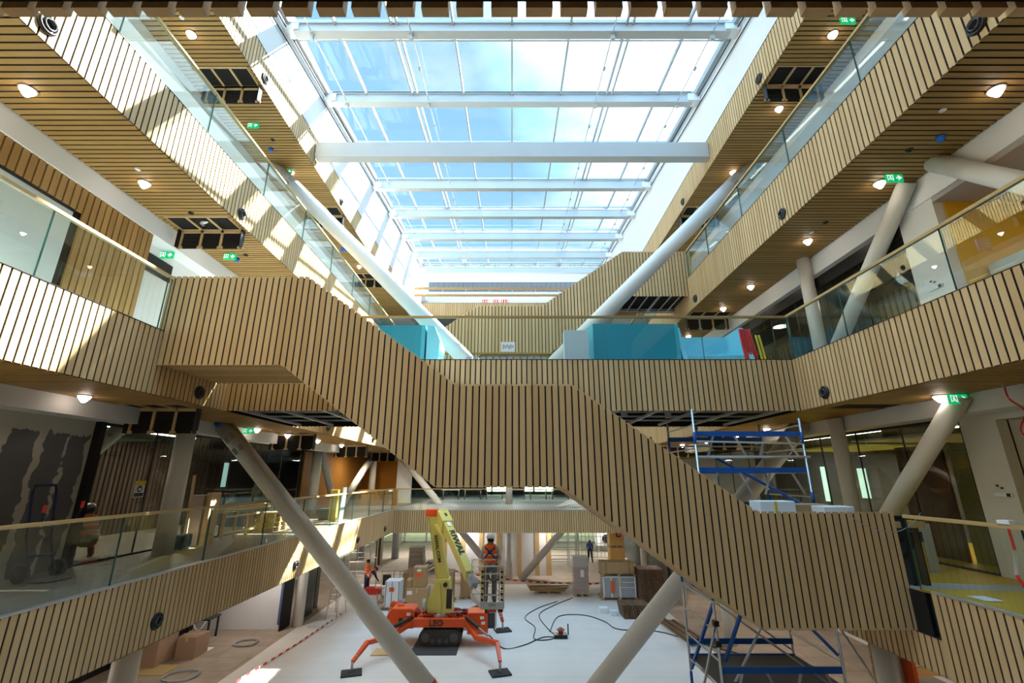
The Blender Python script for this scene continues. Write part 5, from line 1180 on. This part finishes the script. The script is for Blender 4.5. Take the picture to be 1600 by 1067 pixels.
person('person bending forward in orange vest over navy sleeves with white helmet', (-7.95, 27.7, 0), R(-75), BEND, RAD, dict(skin=SKIN, shirt=NAVY, trousers=NAVY, boot=BOOT), colours(('', 'shirt'), ''), 1.02)
person('bareheaded dark-haired person in orange vest standing behind the bending colleague', (-8.25, 28.6, 0), R(-50), STAND, RAD, dict(skin=SKIN, shirt=HIVIS, trousers=NAVY, boot=BOOT), colours(('', 'skin'), ''), 1.02, helmet=None)
person('person in a blue shirt and dark trousers with back turned at the far crates', (6.0, 38.2, 0), R(-10), BEND, RAD, dict(skin=HAIR, shirt=NSHIRT, trousers=BLKP, boot=BOOT), colours(('', 'shirt'), ''), 1.02, helmet=None, vest=False)
CROUCH = dict(STAND); CROUCH.update(pelvis=(0,-.15,.38), spine=(0,-.08,.54), chest=(0,.03,.72), neck=(0,.14,.88), head=(0,.20,.98), crown=(0,.22,1.06), sh_l=(-.19,.06,.80), sh_r=(.19,.06,.80), el_l=(-.24,.28,.62), el_r=(.24,.28,.62), wrist_l=(-.16,.48,.50), wrist_r=(.16,.48,.50), hand_l=(-.14,.55,.46), hand_r=(.14,.55,.46), hip_l=(-.1,-.1,.36), hip_r=(.1,-.1,.36), knee_l=(-.16,.30,.48), knee_r=(.16,.28,.44), ank_l=(-.15,.05,.08), ank_r=(.15,0,.08), toe_l=(-.16,.2,.045), toe_r=(.16,.16,.045))
person('person crouching in orange vest and grey helmet behind the dark left glazing', (-9.25, 10.7, 4.6), R(60), CROUCH, RAD, dict(skin=SKIN, shirt=NAVY, trousers=BLKP, boot=BOOT), colours(('', 'shirt'), ''), 1.0, helmet=mat('grey_helmet', (.3,.31,.33), .4))

# ------------------------------------------------------------------ scaffold tower behind the staircase
SC = thing('scaffold_tower', 'aluminium scaffold tower with blue braces passing behind the right flight', 'scaffold', (5.2, 11.2, 0))
X0, X1, YA, YB = 4.0, 6.35, 10.35, 11.85      # the bridge stands at y 10.4: the tower fits under it
YA = 10.15
sc_posts = {}
for i, x in enumerate((X0, X1)):
    for j, y in enumerate((YA, YB)):
        ztop = (7.75 if i == 0 else 7.55) if j == 0 else 7.6
        m = MB(); m.tube((x, y, .15), (x, y, ztop), .026, 12); m.build('upright', ALU, SC, smooth=True)
        m = MB()
        for z0, z1 in ((3.95, 4.2), (1.9, 2.15), (5.75, 6.0), (7.0, 7.25)): m.tube((x, y, z0), (x, y, z1), .031, 12)
        m.build('blue_sleeve', BLUE, SC, smooth=True); MB().tube((x, y, 0), (x, y, .2), .045, 12).build('wheel', BLKP, SC)
for x in (X0, X1):
    m = MB()
    for k in range(15):
        z = .4+.5*k
        if z < 7.5: m.tube((x, YA, z), (x, YB, z), .018, 8)
    m.build('rung', ALU, SC)
m = MB()
for z in (4.15, 2.35, .9): m.tube((X0, YB, z), (X1, YB, z-1.6 if z > 1 else z), .02, 8)
m.tube((X0, YB, 4.0), (X1, YA, 2.3), .022, 8); m.tube((X0, YA, 2.2), (X1, YB, 3.95), .026, 8); m.tube((X0, YA, 2.1), (X1, YA, .4), .022, 8)
m.build('diagonal', ALU, SC)
for a, b in (((X0+.02, YB, 2.2), (X0, YA, 3.9)), ((X0+.1, YA, 2.9), (X0+1.0, YA+.4, 4.2)), ((X1-.05, YA, 3.0), (X1-.9, YA+.6, 4.1)), ((4.9, YB, 6.9), (6.2, YA, 5.7))): MB().bar(a, b, .055, .05).build('blue_brace', BLUE, SC)
def deck(z, nm, x0=X0, x1=X1, boards=True):
    if boards: MB().box(x0, x1, YA+.08, YB-.08, z, z+.03).build('platform', mat('platform_grey_'+nm, (.12,.11,.10), .7), SC)
    MB().box(x0, x1, YA+.02, YA+.06, z-.06, z+.05).build('blue_toe_rail', BLUE, SC); MB().box(x0, x1, YB-.06, YB-.02, z-.06, z+.05).build('blue_toe_rail', BLUE, SC)
    m = MB(); w = x1-x0
    for f in (.18, .38, .66, .86): m.bar((x0+w*f, YA+.04, z-.05), (x0+w*(f+(.09 if f in (.38,.86) else -.07)), YA+.04, z-.5), .04, .03, up=(0,1,0))
    m.build('strut', ALU, SC)
deck(2.45, 'a'); deck(2.75, 'b', boards=False); deck(6.45, 'c', boards=False); deck(7.22, 'd', boards=False)
MB().box(4.1, 6.3, YA+.1, YB-.1, 5.62, 5.66).build('platform', mat('platform_plain', (.2,.17,.14), .7), SC); MB().box(4.1, 6.35, YA+.02, YA+.06, 5.60, 5.72).box(4.1,6.35,YB-.06,YB-.02,5.6,5.72).build('blue_toe_rail', BLUE, SC)
m = MB(); m.tube((X0, YA, 7.05), (X1, YA, 7.0), .022, 8); m.tube((X0, YA, 6.72), (X1+.1, YA, 6.72), .03, 8); m.tube((X0, YB, 7.05), (X1, YB, 7.05), .022, 8); m.build('guard_tube', ALU, SC)
for k, (a, b) in enumerate((((X0, YA, 3.55), (2.55, YA-.5, 0)), ((X1, YA, 3.6), (8.0, YA-.7, 0)), ((X0, YA, 1.9), (2.75, YA-.42, .9)))):
    MB().tube(a, b, .024, 10).build('stabiliser', ALU, SC, smooth=True)
    if k < 2: MB().lathe(b, (0,0,1), [(0,.06),(.05,.05)], 12).build('foot', BLKP, SC)
cl_ = Vector((X0,YA,3.55))*.33 + Vector((2.55,YA-.5,0))*.67
MB().box(cl_.x-.05, cl_.x+.05, cl_.y-.05, cl_.y+.05, 1.15, 1.4).build('orange_clamp', OLABEL, SC)
m = MB()
for x, z in ((X0, 3.55), (X1, 3.6), (X0, 3.2)): m.box(x-.05, x+.05, YA-.05, YA+.05, z-.05, z+.05)
m.build('coupler', BLKP, SC)
# things on the lower landing behind the parapet
for k, (x0, x1, y, z1, mt, lb_) in enumerate(((4.72, 5.4, 9.2, 5.86, WHITE, 'white packing box with a yellow edge behind the landing parapet'), (5.42, 6.1, 9.3, 5.80, CARD, 'flat brown carton behind the landing parapet'), (5.75, 6.3, 8.9, 5.78, WHITE, 'white lid resting on the landing parapet side'))):
    t = carton(x0, x1, y, y+.4, 4.66, z1, lb_, mt, None, 'packing_box', 'boxes on the lower landing', False, False)
    if k == 0: MB().box(x0+.28, x0+.33, y-.01, y, 4.7, z1).build('yellow_edge', YELP, t)
cable('hanging_cable', [(5.62,8.14,5.72),(5.82,8.13,5.56),(6.06,8.12,5.46),(6.38,8.12,5.44),(6.7,8.2,5.54),(6.95,8.25,5.72)], .006, GREYP, 'thin grey cable sagging across the end of the lower landing')
cable('red_wire', [(7.95,7.25,7.7),(7.98,7.26,7.5),(8.1,7.2,7.3),(8.05,7.3,7.0),(8.2,7.25,6.8),(8.35,7.1,6.6)], .012, REDCORD, 'red wire dangling from the soffit at the right edge'); tag(MB().tube((7.95,7.25,7.68),(7.93,7.25,7.78),.02,10).build('wire_sleeve', GREYP), 'short grey sleeve above the dangling red wire', 'sleeve')
tag(MB().box(6.75,7.0,7.25,7.55,4.605,4.612).build('paper_sheet', SHEETW), 'sheet of paper lying on the yellow right gallery floor', 'paper')
t = thing('yellow_locker', 'tall yellow box standing at the end of the right glass rail', 'box', (7.6, 8.6, 4.6)); MB().box(7.45,7.75,9.3,9.6,4.6,5.5).build('body', YELP, t, bevel=.02); MB().box(7.76,7.95,9.3,9.6,4.6,5.45).build('grey_side', PALE, t)

# ------------------------------------------------------------------ booths and things on the footbridge
def booth(x0, x1, y0, y1, z1, m_out, m_in, label, slope=0, sl=0):
    t = thing('seating_booth', label, 'booth', ((x0+x1)/2, y0, 8.95), 'turquoise booths on the footbridge'); z0 = 8.95
    MB().box(x0, x1, y1-.12, y1, z0, z1).build('back_panel', m_in, t)
    for x in (x0, x1-.12): MB().prism([(y0, z0), (y1, z0), (y1, z1), (y0+sl, z1)], (x, 0, 0), (0,1,0), (0,0,1), (1,0,0), .12).build('side_panel', m_out, t)
    MB().box(x0+.12, x1-.12, y0+.2, y1-.12, z0, z0+.45).build('seat', m_in, t, bevel=.03)
    return t
def closed_booth(x0, x1, y0, y1, z1, label):
    t = thing('seating_booth', label, 'booth', ((x0+x1)/2, y0, 8.95), 'turquoise booths on the footbridge')
    MB().box(x0+.1, x1-.1, y0, y0+.1, 8.95, z1).build('front_panel', TEAL, t)
    MB().prism([(x0+.1, y0), (x0+.1, y0+.12), (x0-.1, y1), (x0-.2, y1)], (0,0,8.95), (1,0,0), (0,1,0), (0,0,1), z1-8.95).build('side_panel', TURQ, t)
    MB().box(x1-.1, x1, y0, y1, 8.95, z1).build('side_panel', TURQ, t); return t
closed_booth(2.05, 4.42, 11.5, 12.6, 10.22, 'dark teal booth seen from behind at right centre of the footbridge')
booth(4.48, 6.35, 11.4, 12.9, 10.24, AQUA, AQUA, 'open light-blue booth beside the dark teal one', 0, .5)
closed_booth(-4.6, -2.3, 11.5, 12.5, 10.18, 'turquoise booth behind the staircase on the left of the footbridge')
MB_ = MB().prism([(-2.25, 8.95), (-1.95, 8.95), (-1.9, 9.75), (-2.05, 10.15), (-2.25, 10.18)], (0,11.5,0), (1,0,0), (0,0,1), (0,1,0), .9)
tag(MB_.build('booth_end', AQUA), 'light aqua end panel beside the left turquoise booth', 'panel')
tag(MB().box(1.35, 1.98, 11.3, 11.6, 8.95, 9.98).build('grey_cabinet', PALE, bevel=.01), 'plain grey cabinet between the brace foot and the teal booth', 'cabinet')
t = thing('notice_sheet', 'white printed notice taped to the bridge glass', 'notice', (-.1, 10.44, 9.2)); MB().box(-.26, .07, 10.437, 10.44, 9.16, 9.40).build('sheet', SHEETW, t)
m = MB()
for k in range(6): m.box(-.22+.045*k, -.19+.045*k, 10.433, 10.437, 9.22+.02*(k%3), 9.34-.02*(k%2))
m.build('print_marks', GREYP, t)
t = thing('step_bench', 'low dark slatted bench on the footbridge floor', 'bench', (-.3, 11.9, 8.95)); m = MB()
for k in range(12): m.box(-1.2+k*.18, -1.06+k*.18, 11.6, 12.2, 9.2, 9.34)
m.build('seat_slat', GREYP, t); MB().box(-1.15,-1.05,11.7,12.1,8.95,9.2).box(.8,.9,11.7,12.1,8.95,9.2).build('leg', GREYP, t)
for k in range(5): cable('climbing_rope', [(6.1+.06*k,11.6,10.1),(6.13+.07*k,11.6,9.6),(6.2+.07*k,11.6,9.0)], .035, REDCORD, f'red cord hanging behind glass right of the blue booth, {["first","second","third","fourth","fifth"][k]} from the left', 'cord', 'hanging red cords')
for k in range(2): cable('climbing_rope', [(6.45+.08*k,11.5,9.9),(6.5+.08*k,11.5,9.5),(6.55+.08*k,11.5,9.0)], .03, YELP, f'yellow cord hanging beside the red cords, {"left" if k == 0 else "right"} one', 'cord', 'hanging yellow cords')

# ------------------------------------------------------------------ things on the left first-floor gallery
t = thing('hand_truck', 'dark blue hand truck with red grips against the grey plasterboard', 'hand truck', (-8.3, 8.9, 4.6))
m = MB(); BL = [(-8.35, 8.55, 0), (-8.35, 9.05, 0)]
for y in (8.42, 8.85):
    m.path([(-8.1,y,4.75),(-8.3,y+.0,5.3),(-8.42,y,6.05)], .022, 8)
m.path([(-8.42,8.42,6.05),(-8.43,8.45,6.16),(-8.43,8.82,6.16),(-8.42,8.85,6.05)], .022, 8)
for z in (5.0, 5.45): m.tube((-8.2,8.42,z), (-8.2,8.85,z), .018, 8)
m.path([(-8.3,8.85,5.5),(-8.1,9.05,5.55),(-8.1,9.1,5.75)], .02, 8); m.path([(-8.3,8.42,5.5),(-8.0,8.3,5.55),(-8.0,8.28,5.72)], .02, 8)
m.build('frame', mat('dark_blue_metal', (.01,.02,.09), .4), t, smooth=True)
MB().tube((-8.1,9.1,5.75), (-8.1,9.11,5.87), .027, 10).tube((-8.0,8.28,5.72), (-8.0,8.28,5.84), .027, 10).build('grip', REDP, t)
for y in (8.30, 8.95): MB().lathe((-8.15,y,4.75), (0,1,0), [(0,.14),(.06,.14),(.07,.10)], 22).build('wheel', RUBBER, t)
MB().box(-8.1,-7.75,8.4,8.88,4.62,4.64).build('toe_plate', STEEL, t)
t = thing('wrapped_boards', 'upright bundle of boards wrapped in film on the left first floor', 'bundle', (-8.35, 12.9, 4.6)); MB().box(-8.55,-8.15,12.75,13.25,4.6,5.85).build('film', FILM, t, bevel=.02); MB().box(-8.13,-8.0,12.8,13.2,4.6,5.9).build('board', PINE, t)
tag(MB().bar((-8.3,12.5,4.6),(-8.36,12.5,6.35),.07,.03).build('timber_batten', PINE), 'upright timber batten leaning beside the wrapped bundle', 'batten')
t = thing('trestle_table', 'loaded trestle with pale boards on the left first floor', 'trestle', (-8.4, 14.5, 4.6))
m = MB()
for k in range(5): m.bar((-8.3-.03*k,13.5+.1*k,5.35+.035*k),(-8.45+.04*k,16.4-.1*k,5.35+.035*k),.5,.025)
m.build('board', PINE, t); m = MB()
for y in (13.9,14.5,15.1,15.9): m.bar((-8.2,y,4.6),(-8.25,y,5.33),.05,.05); m.bar((-8.6,y,4.6),(-8.55,y,5.33),.05,.05)
m.bar((-8.2,13.9,5.2),(-8.2,15.9,5.2),.05,.05).bar((-8.2,13.9,4.75),(-8.2,15.9,4.75),.05,.05); m.build('leg', PINE, t)
for k in range(4):
    wpallet(-8.5, -7.7, 15.7+.02*k, 16.7, 4.6+.144*k, f'pale pallet in sunlight on the left first floor, {["lowest","second","third","top"][k]} of the stack')
t = thing('vacuum_cleaner', 'dark site vacuum with curved handle before the left glazing', 'vacuum cleaner', (-8.2, 11.9, 4.6)); MB().box(-8.4,-8.0,12.0,12.35,4.6,4.95).build('tank', mat('vac', (.03,.05,.07), .4), t, bevel=.05); MB().path([(-8.15,12.1,4.95),(-8.15,12.0,5.4),(-8.2,12.2,5.55),(-8.25,12.4,5.55)], .015, 6).build('handle', BLKP, t)
tag(MB().box(-7.95,-7.55,20.0,20.4,4.6,5.05).build('waste_bin', mat('green_bin', (.03,.06,.05), .5)), 'dark green bin beside the yellow post on the first floor', 'bin')
tag(MB().box(-7.45,-7.15,19.7,19.9,4.6,5.8).build('yellow_post', mat('muted_yellow', (.55,.42,.08), .6)), 'yellow board standing behind the first-floor glass', 'board')
tag(MB().prism([(19.3,4.6),(19.7,4.6),(19.9,5.9),(19.5,5.9)], (-6.9,0,0), (0,1,0), (0,0,1), (1,0,0), .04).build('leaning_pane', mat('pale_glass_sheet', (.50,.62,.60), .2)), 'pale glass sheet leaning behind the first-floor balustrade', 'glass sheet')
tag(MB().box(-10.5,-7.2,30,30.4,4.6,5.55).build('slatted_counter', OAK_D), 'long oak counter behind the first-floor columns', 'counter')
tag(MB().box(-10.6,-8.9,17.5,19.2,4.6,5.6).build('blue_counter', mat('slate_blue', (.06,.10,.12), .5)), 'slate blue counter inside the left glazed room', 'counter')
t = thing('safety_poster', 'yellow topped safety poster on the dark left glazing', 'poster', (-8.69, 11.15, 5.9)); MB().box(-8.685,-8.69,11.0,11.3,5.85,6.22).build('sheet', SHEETW, t); MB().box(-8.68,-8.685,11.0,11.3,6.12,6.22).build('yellow_header', YELP, t)
MB().lathe((-8.684,11.15,6.04), (1,0,0), [(0,.075),(.004,.075)], 20).build('blue_disc', mat('sign_blue', (.02,.08,.22), .5), t); MB().box(-8.68,-8.684,11.02,11.28,5.87,5.95).build('caption_bar', mat('sign_navy', (.02,.05,.10), .5), t); MB().box(-8.676,-8.68,11.11,11.19,6.0,6.06).build('glove_mark', SHEETW, t)
# desks and monitors behind the far first-floor glass
for i in range(7):
    x = -5.6+i*1.75
    t = thing('desk', f'dark desk behind the far first-floor glass, {["first","second","third","fourth","fifth","sixth","last"][i]} from the left', 'desk', (x, 38, 4.6), 'far desks'); MB().box(x, x+1.4, 38, 38.8, 5.3, 5.34).build('top', GREYP if i % 2 else SHEETW, t); MB().box(x+.05, x+.1, 38.1, 38.7, 4.6, 5.3).box(x+1.3, x+1.35, 38.1, 38.7, 4.6, 5.3).build('leg', BLKP, t)
for k in range(5): tag(MB().bar((2.6+.25*k,28.2,4.64+.03*k),(3.6+.3*k,30.0,4.9+.02*k),.12,.03).build('white_profile', WHITE), f'white profile lying loose behind the far first-floor glass, {["first","second","third","fourth","fifth"][k]} from the left', 'profile', 'white profiles')
